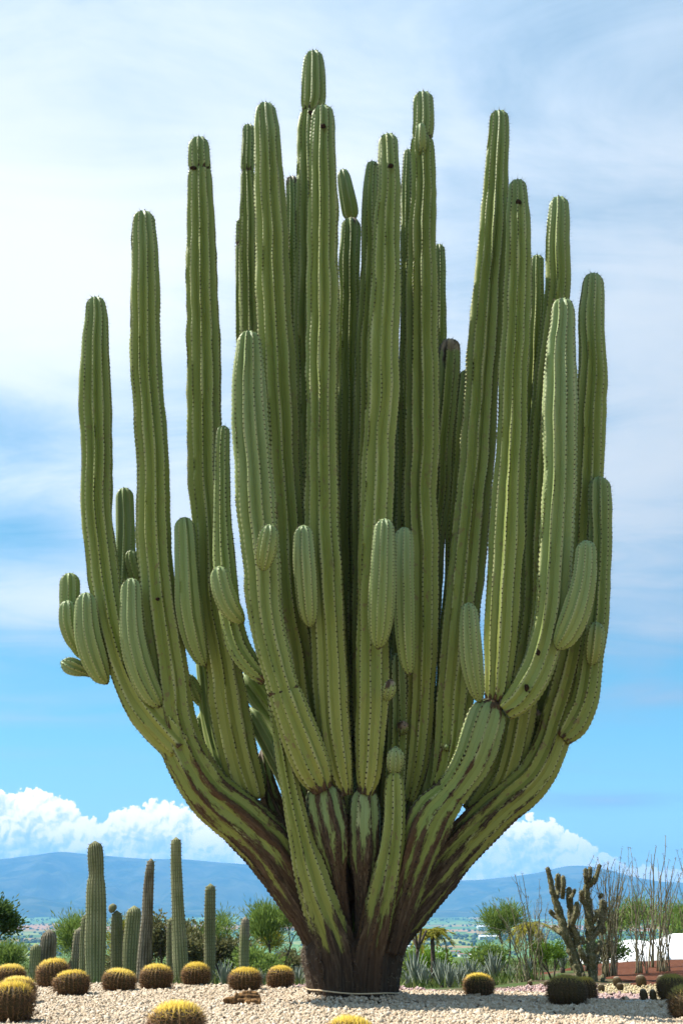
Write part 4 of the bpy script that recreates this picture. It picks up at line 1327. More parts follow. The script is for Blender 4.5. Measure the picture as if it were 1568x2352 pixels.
# ------------------------------------------------------------------ golden barrel cacti
def sub_mesh_barrel(kind, seed):
    """unit barrel (radius 1): body, spines and woolly crown meshes"""
    rng = np.random.default_rng(seed)
    ribs = 24 if kind != 'grey' else 18
    n, per = 22, 4
    Mv = ribs * per
    a = np.linspace(-0.42 * pi, 0.5 * pi, n)
    zc = {'gold': 0.80, 'dull': 0.84, 'grey': 1.0}[kind]
    prof_r = np.abs(np.cos(a)) ** 0.72
    prof_z = np.sign(np.sin(a)) * np.abs(np.sin(a)) ** 0.9 * zc
    z0 = prof_z[0]
    tl = (np.arange(Mv) % per) / per
    t = np.minimum(tl, 1 - tl) * 2
    th = np.arange(Mv) / Mv * 2 * pi
    wob = wave(np.linspace(0, 6.28, Mv), 0.5, 0.02, rng)
    r = prof_r[:, None] * (1 - 0.13 * t[None] + wob[None])
    z = (prof_z - z0)[:, None] * np.ones(Mv)[None]
    z[-3:] -= np.array([0.0, 0.012, 0.05])[:, None]
    V = np.stack([r * np.cos(th), r * np.sin(th), z], -1)
    ring = V.copy()
    V = V.reshape(-1, 3)
    i = np.arange(n - 1)[:, None] * Mv; j = np.arange(Mv)[None]; j2 = (j + 1) % Mv
    Q = np.stack([i + j, i + j2, i + Mv + j2, i + Mv + j], -1).reshape(-1, 4)
    body = mesh_np('body', V, [Q])
    H = (prof_z - z0)[-1]
    pos, nor, hh = [], [], []
    for rr_ in range(ribs):
        m_ = 17 if kind != 'grey' else 13
        av = np.interp(np.linspace(0.02, 0.955, m_) + rng.normal(0, 0.006, m_), np.linspace(0, 1, n), a)
        pr = np.abs(np.cos(av)) ** 0.72; pz = np.sign(np.sin(av)) * np.abs(np.sin(av)) ** 0.9 * zc - z0
        c, s_ = math.cos(th[rr_ * per]), math.sin(th[rr_ * per])
        pos.append(np.stack([pr * c, pr * s_, pz], 1))
        nz = np.sin(av) / zc; nr = np.cos(av)
        nor.append(np.stack([nr * c, nr * s_, nz], 1)); hh.append(pz / H)
    pos, nor, hh = map(np.concatenate, (pos, nor, hh))
    nor /= np.linalg.norm(nor, axis=1)[:, None]
    nsp = 9
    rep = np.repeat(np.arange(len(pos)), nsp)
    d = nor[rep] * 0.75 + rng.normal(0, 0.55, (len(rep), 3))
    h = hh[rep]
    d[:, 2] += np.where(h > 0.85, 0.9, -0.15)
    Ls = {'gold': 0.31, 'dull': 0.26, 'grey': 0.20}[kind] * rng.uniform(0.55, 1.2, len(rep)) * np.where(h > 0.85, 0.85, 1.0)
    Vs, Fs = spikes(pos[rep], d, Ls, 0.0125 if kind != 'grey' else 0.010)
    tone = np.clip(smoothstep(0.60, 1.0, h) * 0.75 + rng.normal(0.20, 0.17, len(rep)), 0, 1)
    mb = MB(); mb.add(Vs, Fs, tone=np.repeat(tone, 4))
    # dense short spines of the crown
    m_ = 700 if kind == 'gold' else 380
    rr_ = np.sqrt(rng.random(m_)) * 0.50; aa = rng.uniform(0, 2 * pi, m_)
    px = np.stack([rr_ * np.cos(aa), rr_ * np.sin(aa), H - 0.02 - 0.30 * rr_ ** 2 * 1.2], 1)
    dv = np.stack([np.cos(aa) * rr_ * 1.6, np.sin(aa) * rr_ * 1.6, np.ones(m_)], 1) + rng.normal(0, 0.25, (m_, 3))
    Vs, Fs = spikes(px, dv, rng.uniform(0.08, 0.20, m_), 0.011)
    mb.add(Vs, Fs, tone=np.repeat(np.clip(rng.normal(0.92, 0.1, m_), 0, 1), 4))
    sp = mb.mesh('spines')
    # crown pad
    k = 14
    V, F = [], []
    rings = [(0.46, -0.10), (0.38, 0.0), (0.26, 0.045), (0.12, 0.055)]
    for (r_, dz) in rings:
        for q in range(k):
            V.append((r_ * math.cos(2 * pi * q / k), r_ * math.sin(2 * pi * q / k), H - 0.03 + dz))
    Q2 = [[a_ * k + q, a_ * k + (q + 1) % k, (a_ + 1) * k + (q + 1) % k, (a_ + 1) * k + q] for a_ in range(3) for q in range(k)]
    V.append((0, 0, H + 0.027))
    T2 = [[3 * k + q, 3 * k + (q + 1) % k, 4 * k] for q in range(k)]
    wool = mesh_np('crown_wool', V, [np.array(Q2), np.array(T2)])
    body.materials.append(M['barrel_body'])
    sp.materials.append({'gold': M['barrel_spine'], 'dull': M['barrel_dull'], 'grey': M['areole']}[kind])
    wool.materials.append(M['wool'] if kind != 'grey' else M['wool_grey'])
    return body, sp, wool


BM = {('gold', 0): sub_mesh_barrel('gold', 1), ('gold', 1): sub_mesh_barrel('gold', 2), ('gold', 2): sub_mesh_barrel('gold', 3),
      ('dull', 0): sub_mesh_barrel('dull', 4), ('grey', 0): sub_mesh_barrel('grey', 5)}


def barrel(x, ybase, w, kind, var, label, group, tall=1.0, name='barrel_cactus', sink=0.0):
    """ybase: pixel row of the middle of its foot"""
    p = on_ground(x, ybase, 0.0)
    R = w / 2 * mpp(ybase, p[1]) * 0.88
    z = gz(p[0], p[1]) if p[1] > 17.2 else 0.0
    e = empty(name, (p[0], p[1], max(z, -0.02) - 0.03 * R - sink), label, 'cactus', group, rz=random.uniform(0, 6.28))
    e.scale = (R * random.uniform(0.96, 1.05), R * random.uniform(0.96, 1.05), R * tall * random.uniform(0.86, 1.04))
    e.rotation_euler.x = random.uniform(-0.12, 0.12)
    e.rotation_euler.y = random.uniform(-0.12, 0.12)
    for nm, me in zip(('body', 'spines', 'crown_wool'), BM[(kind, var)]):
        o = link(nm, me, None, e)
        if nm == 'spines':
            o['kind'] = 'stuff'


GB = 'golden barrel cacti in the cream gravel'
barrel(20, 2268, 74, 'gold', 0, 'golden barrel cactus at the back gravel edge beside the small round green tree', GB)
barrel(123, 2271, 80, 'gold', 1, 'tall domed golden barrel cactus in front of the short grey-brown column', GB, 1.12)
barrel(164, 2289, 86, 'gold', 2, 'golden barrel cactus at the foot of the big swollen-topped green column', GB, 0.95)
barrel(36, 2309, 92, 'gold', 1, 'golden barrel cactus just behind the large shaggy one at the bed corner', GB)
barrel(22, 2352, 118, 'gold', 0, 'large shaggy golden barrel cactus at the corner of the gravel bed', GB)
barrel(270, 2279, 82, 'gold', 0, 'brown-sided golden barrel cactus in front of the dark column with a ball on top', GB, 0.92)
barrel(357, 2275, 80, 'gold', 2, 'squat brown-sided golden barrel cactus between the leaning brown column and the tallest thin column', GB, 0.95)
barrel(449, 2266, 70, 'gold', 1, 'golden barrel cactus between the tall pale column and the slim dark green column', GB)
barrel(562, 2278, 77, 'gold', 0, 'golden barrel cactus directly behind the pile of dried cactus wood', GB)
barrel(643, 2273, 68, 'gold', 2, 'golden barrel cactus under the fork-stemmed green tree left of the trunk', GB)
barrel(404, 2412, 140, 'gold', 1, 'big golden barrel cactus in the open foreground gravel, bright yellow crown', GB)
barrel(800, 2440, 130, 'gold', 0, 'golden barrel cactus in the foreground straight before the giant trunk', GB)
barrel(1100, 2290, 72, 'gold', 2, 'lone golden barrel cactus in front of the agaves right of the giant trunk', GB)
barrel(1302, 2311, 98, 'dull', 0, 'dark shaded barrel cactus with dried flower stubs, paired with a brighter one', GB, 0.98)
barrel(1345, 2298, 64, 'gold', 1, 'bright yellow-topped barrel cactus tucked behind the dark shaded one', GB, 1.0)
barrel(1547, 2303, 76, 'dull', 0, 'brown barrel cactus beside the small green columns at the yellow gravel', GB)
barrel(1592, 2345, 112, 'dull', 0, 'dark green-crowned barrel cactus in the shade before the brown barrel', GB)
GS = 'small round grey cacti beside the coloured gravel'
for (x, yb, w, tall, lab) in [(1419, 2268, 22, 1.25, 'small grey-spined round cactus behind a smaller one on yellow gravel'), (1424, 2275, 18, 0.95, 'tiny grey-spined round cactus on yellow gravel before a taller one'),
                              (1474, 2268, 26, 1.1, 'grey-spined round cactus against the foot of the red soil mound'), (1520, 2280, 28, 1.5, 'taller grey ribbed cactus beside the brown barrel cactus'),
                              (1481, 2302, 21, 1.7, 'short upright grey cactus standing where pink and yellow gravel meet'), (1501, 2303, 19, 1.6, 'short upright green-grey cactus behind the end of the metal edging'),
                              (1381, 2278, 17, 1.15, 'small grey cactus right beside the bright yellow-topped barrel'), (1435, 2300, 19, 0.6, 'low flat grey cactus half buried in pink gravel'),
                              (1256, 2269, 15, 1.05, 'small brown round cactus near the lime green shrub'), (1217, 2266, 14, 0.9, 'tiny brown round cactus near the foot of the bare wand shrubs')]:
    barrel(x, yb, w, 'grey', 0, lab, GS, tall, 'round_cactus')


# ------------------------------------------------------------------ columnar cacti of the background
def mat_column():
    m, nt, b = material('column_cactus_skin')
    rib = nt.attr('rib'); brown = nt.attr('brown'); cyl = nt.attr('cyl', 'Vector')
    n = nt.noise(nt.vmath('MULTIPLY', cyl, (1, 1, 2.0)), 6.0, 5, 0.6)
    n2 = nt.noise(cyl, 30.0, 4, 0.6)
    g = nt.mix(nt.sstep(n, 0.35, 0.68), (0.235, 0.25, 0.105), (0.345, 0.34, 0.17))
    br = nt.mix(nt.sstep(n, 0.35, 0.65), (0.13, 0.10, 0.07), (0.34, 0.285, 0.20))
    f = nt.sstep(nt.math('ADD', brown, nt.math('MULTIPLY', nt.math('SUBTRACT', n, 0.5), 0.9)), 0.38, 0.62)
    c = nt.mix(f, g, br)
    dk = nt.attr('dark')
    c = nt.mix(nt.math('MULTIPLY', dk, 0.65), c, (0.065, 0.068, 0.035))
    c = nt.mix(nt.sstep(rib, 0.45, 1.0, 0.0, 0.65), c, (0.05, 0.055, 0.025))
    c = nt.mix(nt.sstep(rib, 0.25, 0.0, 0.0, 0.6), c, nt.mix(n2, (0.26, 0.23, 0.14), (0.48, 0.44, 0.30)))
    nt.put(b.inputs['Base Color'], c)
    b.inputs['Roughness'].default_value = 0.8
    b.inputs['Specular IOR Level'].default_value = 0.15
    bump(nt, b, nt.math('ADD', n, n2), 0.3, 0.01)
    return m


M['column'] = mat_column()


def column(Y, pts, ribs, label, brown=0.0, dark=0.0, seed=0, ball=None):
    """pts: pixel (x, y, half width) tip first; the foot is carried down to the ground"""
    rng = np.random.default_rng(100 + seed)
    P = [at(x, y, Y) for x, y, _ in pts]
    R = [hw * mpp(y, Y) for x, y, hw in pts]
    base = P[-1].copy(); base[2] = gz(base[0], base[1]) - 0.04
    if base[2] < P[-1][2] - 0.05:
        P.append(base); R.append(R[-1] * 0.97)
    P, R = np.array(P), np.array(R)
    b = ribbed(P, R, ribs, [0.16, 0.15, 0.13], rng, 0.06, 0.06, True, False, None, 0.55, 1.0, 0.0, 4)
    e = empty('column_cactus', base, label, 'cactus', 'ribbed columnar cacti behind the gravel bed')
    if np.isscalar(brown):
        brown = [brown, brown]
    ba = np.interp(b['s'] / b['L'], np.linspace(0, 1, len(brown)), brown)
    if np.isscalar(dark):
        dark = [dark, dark]
    da = np.interp(b['s'] / b['L'], np.linspace(0, 1, len(dark)), dark)
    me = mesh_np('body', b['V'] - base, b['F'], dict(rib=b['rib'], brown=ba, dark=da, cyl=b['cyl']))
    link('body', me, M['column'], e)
    mb = areole_spines(b, rng, 0.028, 3, 0.006, True, 0.5, 1.3, 0.4, 0.95)
    me = mb.mesh('spines'); me.transform(__import__('mathutils').Matrix.Translation(Vector(-base)))
    link('spines', me, M['areole'], e)['kind'] = 'stuff'
    if ball:
        c = at(ball[0], ball[1], Y - 0.05); r = ball[2] * mpp(ball[1], Y)
        pp = np.array([c + [0, 0, r], c + [0, 0, r * 0.4], c + [0, 0, -r * 0.4], c + [0.4 * r, 0, -r]])
        bb = ribbed(pp, np.array([r, r, r, r]), 14, 0.12, rng, 0.02, 0.05, True, True, None, 0.2, 1.0, 0.0, 4)
        me = mesh_np('bud', bb['V'] - base, bb['F'], dict(rib=bb['rib'], brown=np.full(len(bb['V']), 0.55), dark=np.zeros(len(bb['V'])), cyl=bb['cyl']))
        link('bud', me, M['column'], e)


column(20.5, [(218,1932,15),(218,1945,17),(219,1970,18.5),(220,2000,17.5),(220,2012,17),(219,2030,20.5),(219,2060,22.5),(219,2090,23),(218,2150,24),(218,2215,23),(219,2262,20)], 18, 'thick pale green column with a swollen darker top section, largest of the row', [0.1, 0.25, 0.3], [0.75, 0.35, 0, 0, 0, 0, 0], 1)
column(21.5, [(268,2092,8),(268,2104,12),(268,2150,13),(269,2200,14),(269,2262,15)], 16, 'dark column with a round ball-like bud perched on its top', 0.35, 0.9, 2, ball=(259, 2086, 9.5))
column(21.0, [(308,2081,14),(308,2096,17),(305,2130,18),(302,2180,19),(299,2262,17)], 16, 'short stout bright green column beside the leaning brown one', 0.05, 0.0, 3)
column(20.0, [(347,1972,7),(346,1985,8.5),(342,2020,11),(339,2060,12.5),(337,2110,13),(334,2160,15),(331,2220,17),(328,2268,17)], 15, 'slim leaning column covered in brown corky bark', [0.5, 0.85, 0.75, 0.7], [0, 0.45, 0.2, 0.0], 4)
column(19.8, [(404,1923,9),(404,1938,11.5),(404,1980,12),(406,2030,13),(408,2080,14),(410,2130,16),(413,2190,18),(416,2240,18),(418,2268,16)], 15, 'tallest slim pale green column standing straight beside the leaning brown one', [0.05, 0.3, 0.4], 0.0, 5)
column(21.5, [(393,2108,7),(393,2122,9),(392,2180,10),(391,2262,10)], 14, 'shorter thin column hidden close behind the tallest pale column', 0.3, 0.45, 6)
column(21.0, [(483,2030,10),(483,2044,12),(482,2090,12.5),(482,2160,13),(481,2262,12.5)], 16, 'slim dark green column standing alone before the olive bush', 0.1, 0.35, 7)
column(22.5, [(563,2106,7),(563,2120,9.5),(562,2160,11),(561,2240,11),(561,2262,11)], 14, 'short pale yellowish column right of the olive bush', [0.6, 0.3, 0.3], 0.0, 8)
column(22.0, [(82,2168,10),(82,2182,12),(79,2220,12),(77,2266,12)], 14, 'small light green column beside the grey-brown stubby one', 0.1, 0.0, 9)
column(22.5, [(113,2136,13),(113,2152,17),(110,2190,19),(107,2262,19)], 16, 'stubby grey-brown column with a rounded hairy top', [0.9, 0.6, 0.45], 0.35, 10)
column(22.5, [(183,2131,9),(181,2150,12),(178,2190,13),(176,2262,13)], 15, 'greyish column leaning behind the big swollen-topped one', 0.5, 0.4, 11)
column(22.0, [(200,2098,8),(197,2120,10),(193,2170,11),(191,2262,11)], 14, 'thin column half hidden against the edge of the biggest column', 0.3, 0.3, 12)


# ------------------------------------------------------------------ trees and shrubs
def limb_tree(mb, p0, d0, length, r0, depth, rng, spread=0.55, up=0.25, tips=None, kids=3, shrink=0.68, sides=6):
    n = 5
    P = [np.array(p0, float)]
    d = np.array(d0, float) / np.linalg.norm(d0)
    for k in range(n):
        d = d + rng.normal(0, 0.13, 3) + np.array([0, 0, up * 0.15])
        d /= np.linalg.norm(d)
        P.append(P[-1] + d * length / n)
    R = np.linspace(r0, r0 * 0.62, n + 1)
    V, F = tube(P, R, sides, depth == 0)
    mb.add(V, F)
    if depth == 0:
        tips.append((P[-1], d, length)); tips.append((P[-3], d, length))
        return
    for k in range(kids):
        a = rng.uniform(0, 2 * pi)
        side = np.array([math.cos(a), math.sin(a), 0.0])
        nd = d + side * spread * rng.uniform(0.6, 1.3) + np.array([0, 0, up])
        s_ = P[-1] if k == 0 else P[-1 - rng.integers(0, 2)]
        limb_tree(mb, s_, nd, length * shrink * rng.uniform(0.8, 1.15), R[-1] * 0.8, depth - 1, rng, spread, up, tips, kids, shrink, max(4, sides - 1))


def tree(name, base, label, cat, group, leafmat_, seed, h=2.2, stems=1, lean=0.25, trunk_len=0.8, r0=0.05, depth=2, kids=3, spread=0.6, up=0.25,
         n_leaf=7000, leaf=(0.10, 0.012), clump=0.22, updir=0.6, droop=0.0, shrink=0.68, barkm='bark', scale_tips=1.0):
    rng = np.random.default_rng(seed)
    base = np.array(base, float)
    e = empty(name, base, label, cat, group)
    tips = []
    mb = MB()
    for k in range(stems):
        a = 2 * pi * k / max(1, stems) + rng.uniform(0, 1)
        d = np.array([math.cos(a) * lean, math.sin(a) * lean, 1.0])
        limb_tree(mb, np.array([math.cos(a), math.sin(a), 0]) * r0 * (stems > 1) * 1.2 + [0, 0, -0.05], d, trunk_len * rng.uniform(0.85, 1.15), r0, depth, rng, spread, up, tips, kids, shrink, 7)
    link('trunk', mb.mesh('trunk'), M[barkm], e)
    T = np.array([t[0] for t in tips]); D = np.array([t[1] for t in tips])
    n_leaf = int(n_leaf * 0.62)
    k = rng.integers(0, len(T), n_leaf)
    off = rng.normal(0, 1, (n_leaf, 3)) * clump * np.array([1, 1, 0.75])
    c = T[k] + off * rng.uniform(0.3, 1.0, (n_leaf, 1))
    c[:, 2] -= droop * rng.random(n_leaf) ** 1.5 * clump * 2
    d = D[k] * 0.5 + off / clump * 0.5 + np.array([0, 0, updir]) + rng.normal(0, 0.45, (n_leaf, 3))
    V, F = leaves(c, d, leaf[0] * rng.uniform(0.6, 1.3, n_leaf), leaf[1] * rng.uniform(0.7, 1.3, n_leaf))
    ck = rng.random(len(T))
    tone = np.clip(0.25 + 0.5 * ck[k] + rng.normal(0, 0.16, n_leaf), 0, 1)
    m2 = MB(); m2.add(V, F, tone=np.repeat(tone, 4))
    link('crown', m2.mesh('crown', False), M[leafmat_], e)
    return e


def gp(x, Y, sink=0.0):
    p = at(x, 2200, Y)
    return np.array([p[0], Y, gz(p[0], Y) - sink])


TG = 'green garden trees beyond the gravel'
tree('palo_verde_tree', gp(152, 32), 'feathery light green tree rising behind the stubby grey-brown column', 'tree', TG, 'leaf_paloverde', 31, trunk_len=0.80, r0=0.055, depth=2, kids=3, spread=0.62,
     n_leaf=13000, leaf=(0.15, 0.009), clump=0.30, updir=0.5, droop=0.7, shrink=0.66)
tree('palo_verde_tree', gp(22, 31), 'small round bright green tree behind the left gravel edge', 'tree', TG, 'leaf_paloverde', 32, trunk_len=0.42, r0=0.045, depth=2, kids=3, spread=0.75,
     n_leaf=9000, leaf=(0.12, 0.010), clump=0.24, updir=0.5, droop=0.4, shrink=0.62)
tree('mesquite_tree', gp(-120, 22), 'dark leafy tree reaching in from beyond the edge of the bed', 'tree', TG, 'leaf_dark', 33, trunk_len=0.75, r0=0.07, depth=3, kids=3, spread=0.62,
     n_leaf=11000, leaf=(0.085, 0.016), clump=0.13, updir=0.2, shrink=0.66)
tree('palo_verde_tree', gp(632, 30), 'feathery tree with several slim bare stems just left of the trunk', 'tree', TG, 'leaf_paloverde', 34, stems=3, lean=0.20, trunk_len=0.86, r0=0.030, depth=2, kids=2, spread=0.42, up=0.5,
     n_leaf=12000, leaf=(0.17, 0.009), clump=0.25, updir=0.9, shrink=0.52)
tree('palo_verde_tree', gp(1158, 34), 'blurred feathery green tree behind the bare wand shrubs', 'tree', TG, 'leaf_paloverde', 35, stems=2, lean=0.15, trunk_len=0.95, r0=0.035, depth=2, kids=3, spread=0.5, up=0.4,
     n_leaf=9000, leaf=(0.16, 0.009), clump=0.24, updir=0.6, shrink=0.5)
tree('palo_verde_tree', gp(1462, 37), 'green feathery tree seen through the tall wand shrubs', 'tree', TG, 'leaf_paloverde', 36, stems=2, lean=0.25, trunk_len=1.0, r0=0.04, depth=2, kids=3, spread=0.6, up=0.4,
     n_leaf=9000, leaf=(0.17, 0.010), clump=0.32, updir=0.5, shrink=0.55)
tree('palo_verde_tree', gp(1545, 36), 'second green feathery tree above the white canopy', 'tree', TG, 'leaf_paloverde', 37, stems=2, lean=0.3, trunk_len=0.9, r0=0.04, depth=2, kids=3, spread=0.6, up=0.3,
     n_leaf=7000, leaf=(0.17, 0.010), clump=0.30, updir=0.5, shrink=0.55)
tree('yellow_tree', gp(257, 33), 'yellow-green tree between the dark column and the biggest column', 'tree', TG, 'leaf_yellow', 38, trunk_len=0.75, r0=0.04, depth=2, kids=3, spread=0.5,
     n_leaf=6000, leaf=(0.14, 0.010), clump=0.22, updir=0.4, droop=0.8, shrink=0.62)
tree('yellow_tree', gp(590, 40), 'yellowish low tree behind the short pale column', 'tree', TG, 'leaf_yellow', 39, trunk_len=0.7, r0=0.04, depth=2, kids=3, spread=0.8,
     n_leaf=6000, leaf=(0.13, 0.012), clump=0.24, updir=0.3, shrink=0.66)
tree('slim_tree', gp(511, 28), 'slim bare-stemmed tree with sparse yellow-green tuft right of the dark column', 'tree', TG, 'leaf_paloverde', 40, stems=3, lean=0.12, trunk_len=0.75, r0=0.028, depth=2, kids=2, spread=0.35, up=0.5,
     n_leaf=2600, leaf=(0.13, 0.009), clump=0.20, updir=0.7, shrink=0.55)
SG = 'shrubs beyond the gravel'
for (x, Y, tl, nl, sd, lab) in [(372, 27, 0.55, 6500, 41, 'olive brown leafy bush behind the leaning brown column'), (425, 28, 0.62, 7500, 42, 'tall olive brown bush behind the tallest pale column'),
                                (468, 27.5, 0.56, 6000, 43, 'olive brown bush behind the slim dark green column'), (530, 28.5, 0.42, 4500, 44, 'low olive bush left of the short pale column')]:
    tree('bush', gp(x, Y), lab, 'bush', SG, 'leaf_olive', sd, stems=4, lean=0.45, trunk_len=tl, r0=0.028, depth=2, kids=3, spread=0.6, up=0.2, n_leaf=nl,
         leaf=(0.085, 0.021), clump=0.16, updir=0.2, shrink=0.72)
tree('lime_shrub', gp(1265, 20.3), 'fresh lime green shrub left of the knobbly cactus', 'shrub', SG, 'leaf_lime', 45, stems=5, lean=0.42, trunk_len=0.28, r0=0.014, depth=2, kids=3, spread=0.42, up=0.4,
     n_leaf=5200, leaf=(0.042, 0.009), clump=0.075, updir=0.4, shrink=0.66)
for (x, Y, sd, mt, lab) in [(1000, 31, 46, 'leaf_lime', 'bright green low bush behind the drooping palm'), (950, 33, 47, 'leaf_paloverde', 'low green bush just right of the trunk behind agaves'),
                            (1120, 32, 48, 'leaf_paloverde', 'low green bush behind the tall agave right of the lone barrel'), (585, 27, 49, 'leaf_paloverde', 'low green bush behind the barrel beside the dried wood'),
                            (290, 26, 50, 'leaf_olive', 'low olive bush between the dark column and the stout green one'), (1385, 30, 53, 'leaf_dark', 'dark green bush behind the knobbly cactus'), (670, 34, 54, 'leaf_olive', 'low olive scrub bush at the left edge of the trunk')]:
    tree('bush', gp(x, Y), lab, 'bush', SG, mt, sd, stems=5, lean=0.7, trunk_len=0.30, r0=0.02, depth=2, kids=3, spread=0.7, up=0.2, n_leaf=4000,
         leaf=(0.10, 0.018), clump=0.17, updir=0.3, shrink=0.75)


# ---- agaves: sword leaves around a short stem
def agave_leaf_mesh():
    n = 9
    t = np.linspace(0, 1, n)
    w = 0.052 * np.sin(np.clip(t * 0.86 + 0.14, 0, 1) * pi) ** 0.6 * (1 - t ** 5)
    bow = 0.05 * t ** 2
    V = []
    for k in range(n):
        V += [(-w[k], bow[k] + 0.010, t[k]), (0, bow[k] - 0.012, t[k]), (w[k], bow[k] + 0.010, t[k]), (0, bow[k] + 0.012, t[k])]
    Q = [[k * 4 + j, k * 4 + (j + 1) % 4, k * 4 + 4 + (j + 1) % 4, k * 4 + 4 + j] for k in range(n - 1) for j in range(4)]
    return mesh_np('leaf', V, [np.array(Q)])


AG = agave_leaf_mesh(); AG.materials.append(M['agave'])


def agave(x, yb, Y, hpx, label, nl=20, spread=0.5, seed=0):
    rng = random.Random(seed)
    b = gp(x, Y)
    h = hpx * mpp(2230, Y)
    e = empty('agave', b, label, 'agave', 'grey-green agaves behind the gravel')
    st = MB(); V, F = tube([[0, 0, -0.05], [0, 0, 0.06 * h + 0.03], [0, 0, 0.22 * h]], [0.10 * h, 0.11 * h, 0.05 * h], 8)
    st.add(V, F)
    link('stem', st.mesh('stem'), M['bark'], e)
    for k in range(nl):
        f = k / nl
        o = link('leaf', AG, None, e, (0, 0, 0.10 * h + 0.1 * h * (1 - f)))
        L = h * rng.uniform(0.78, 1.02) * (0.82 + 0.2 * (1 - f))
        o.scale = (h * 0.95, h * 0.95, L)
        a = k * 2.399 + rng.uniform(-0.2, 0.2)
        o.rotation_euler = (-(0.08 + spread * f + rng.uniform(-0.06, 0.06)), 0, a)


for i, (x, Y, h, lab) in enumerate([
    (517, 20.2, 62, 'tall narrow agave behind the gap right of the slim dark column'), (592, 21, 46, 'agave behind the barrel cactus at the dried wood'), (612, 20.8, 38, 'smaller agave left of the fork-stemmed tree'),
    (665, 20.5, 50, 'agave against the left side of the trunk'), (683, 20.2, 54, 'agave touching the left edge of the trunk'),
    (933, 20, 40, 'small agave just right of the trunk'), (952, 21, 80, 'tall agave at the foot of the bare forked tree'), (972, 20.2, 56, 'agave left of the drooping palm trunk'),
    (1012, 20.5, 70, 'tall agave right of the drooping palm trunk'), (1030, 19.6, 58, 'agave at the gravel edge between palm and lone barrel'), (1053, 22, 52, 'agave behind the lone barrel, leaning outward'),
    (1076, 22.5, 66, 'tallest agave directly behind the lone barrel cactus'), (1106, 23, 44, 'small agave behind and right of the lone barrel'), (1132, 22, 72, 'upright agave beside the wand shrubs'),
    (1048, 19.2, 18, 'tiny agave seedling at the gravel edge'), (1170, 21.5, 36, 'low agave under the leftmost wand shrub'), (1212, 22, 46, 'agave between the two wand shrubs'), (1290, 22, 52, 'agave behind the lime green shrub'), (1345, 22.5, 44, 'agave behind the knobbly cactus trunks')]):
    agave(x, 0, Y, h, lab, 22 if h > 30 else 12, 0.55, i)


# ---- ocotillo-like shrubs of long bare wands
def wand_shrub(x, Y, tops, label, seed, forks=2, r=0.0085):
    """tops: pixel positions of wand ends"""
    rng = np.random.default_rng(seed)
    b = gp(x, Y)
    e = empty('wand_shrub', b, label, 'shrub', 'tall shrubs of bare wand-like stems')
    for (tx, ty) in tops:
        Yt = Y + rng.uniform(-0.5, 0.5)
        tip = at(tx, ty, Yt) - b
        foot = np.array([rng.uniform(-0.13, 0.13), rng.uniform(-0.13, 0.13), -0.04])
        n = 14
        t = np.linspace(0, 1, n)[:, None]
        out = np.array([tip[0] - foot[0], tip[1] - foot[1], 0])
        P = foot + (tip - foot) * t
        P[:, :2] -= (out[:2] * 0.55) * ((t - t ** 1.8))
        wig = np.stack([wave(t[:, 0] * 2, 0.22, 0.020, rng), wave(t[:, 0] * 2, 0.22, 0.020, rng), np.zeros(n)], 1)
        P = P + wig * np.minimum(1, t * 4)
        rr = r * rng.uniform(0.75, 1.25) * np.interp(t[:, 0], [0, 0.15, 0.7, 1], [1.5, 1.05, 0.75, 0.4])
        mb = MB()
        V, F = tube(P, rr, 5, True, 0.12)
        tn = rng.uniform(0.15, 0.9)
        mb.add(V, F, tone=tn)
        for f in range(rng.integers(0, forks + 1)):
            k = rng.integers(5, 11)
            d = (P[-1] - P[k]) * rng.uniform(0.35, 0.8) + np.array([rng.normal(0, 0.16), rng.normal(0, 0.12), rng.uniform(0, 0.12)])
            q = P[k] + d * np.linspace(0, 1, 7)[:, None] + np.stack([wave(np.linspace(0, 1, 7), 0.25, 0.015, rng), wave(np.linspace(0, 1, 7), 0.25, 0.015, rng), np.zeros(7)], 1) * np.linspace(0, 1, 7)[:, None]
            V, F = tube(q, np.linspace(rr[k] * 0.8, rr[k] * 0.35, 7), 5, True, 0.12)
            mb.add(V, F, tone=tn)
        # stubby thorns and leaf bases
        m_ = 70
        kk = rng.integers(2, n, m_)
        Vt, Ft = spikes(P[kk] + rng.normal(0, 0.012, (m_, 3)), rng.normal(0, 1, (m_, 3)) + [0, 0, 0.4], rng.uniform(0.015, 0.035, m_), 0.004)
        mb.add(Vt, Ft, tone=np.repeat(rng.uniform(0, 1, m_), 4))
        link('wand', mb.mesh('wand'), M['stick'], e)


def fan(cx, spread, ymin, ymax, n, seed):
    r = random.Random(seed)
    return [(cx + spread * ((k + 0.5) / n * 2 - 1) + r.uniform(-0.2, 0.2) * spread, r.uniform(ymin, ymax) + 0.25 * abs((k + .5) / n * 2 - 1) * (ymax - ymin)) for k in range(n)]


wand_shrub(1192, 19.5, [(1136, 2078), (1150, 2105), (1165, 2064), (1180, 2090), (1196, 2073), (1208, 2100), (1172, 2140), (1222, 2120), (1146, 2150), (1205, 2150)], 'thin bare wand shrub right of the feathery green tree', 1)
wand_shrub(1236, 20.0, [(1184, 2011), (1198, 2007), (1212, 2060), (1237, 2022), (1229, 2068), (1246, 2062), (1260, 2075), (1220, 2105), (1275, 2090), (1205, 2110), (1252, 2120)], 'taller wand shrub left of the lime green shrub', 2)
wand_shrub(1320, 23.0, [(1310, 2060), (1330, 2045), (1350, 2055), (1358, 1968), (1372, 1975), (1340, 2010)], 'sparse wands rising behind the knobbly cactus', 3)
wand_shrub(1396, 20.5, fan(1400, 48, 1955, 2080, 34, 5) + [(1428, 1950), (1421, 1982), (1376, 1972), (1398, 2000)], 'dense grey wand shrub right beside the knobbly cactus', 4, 3)
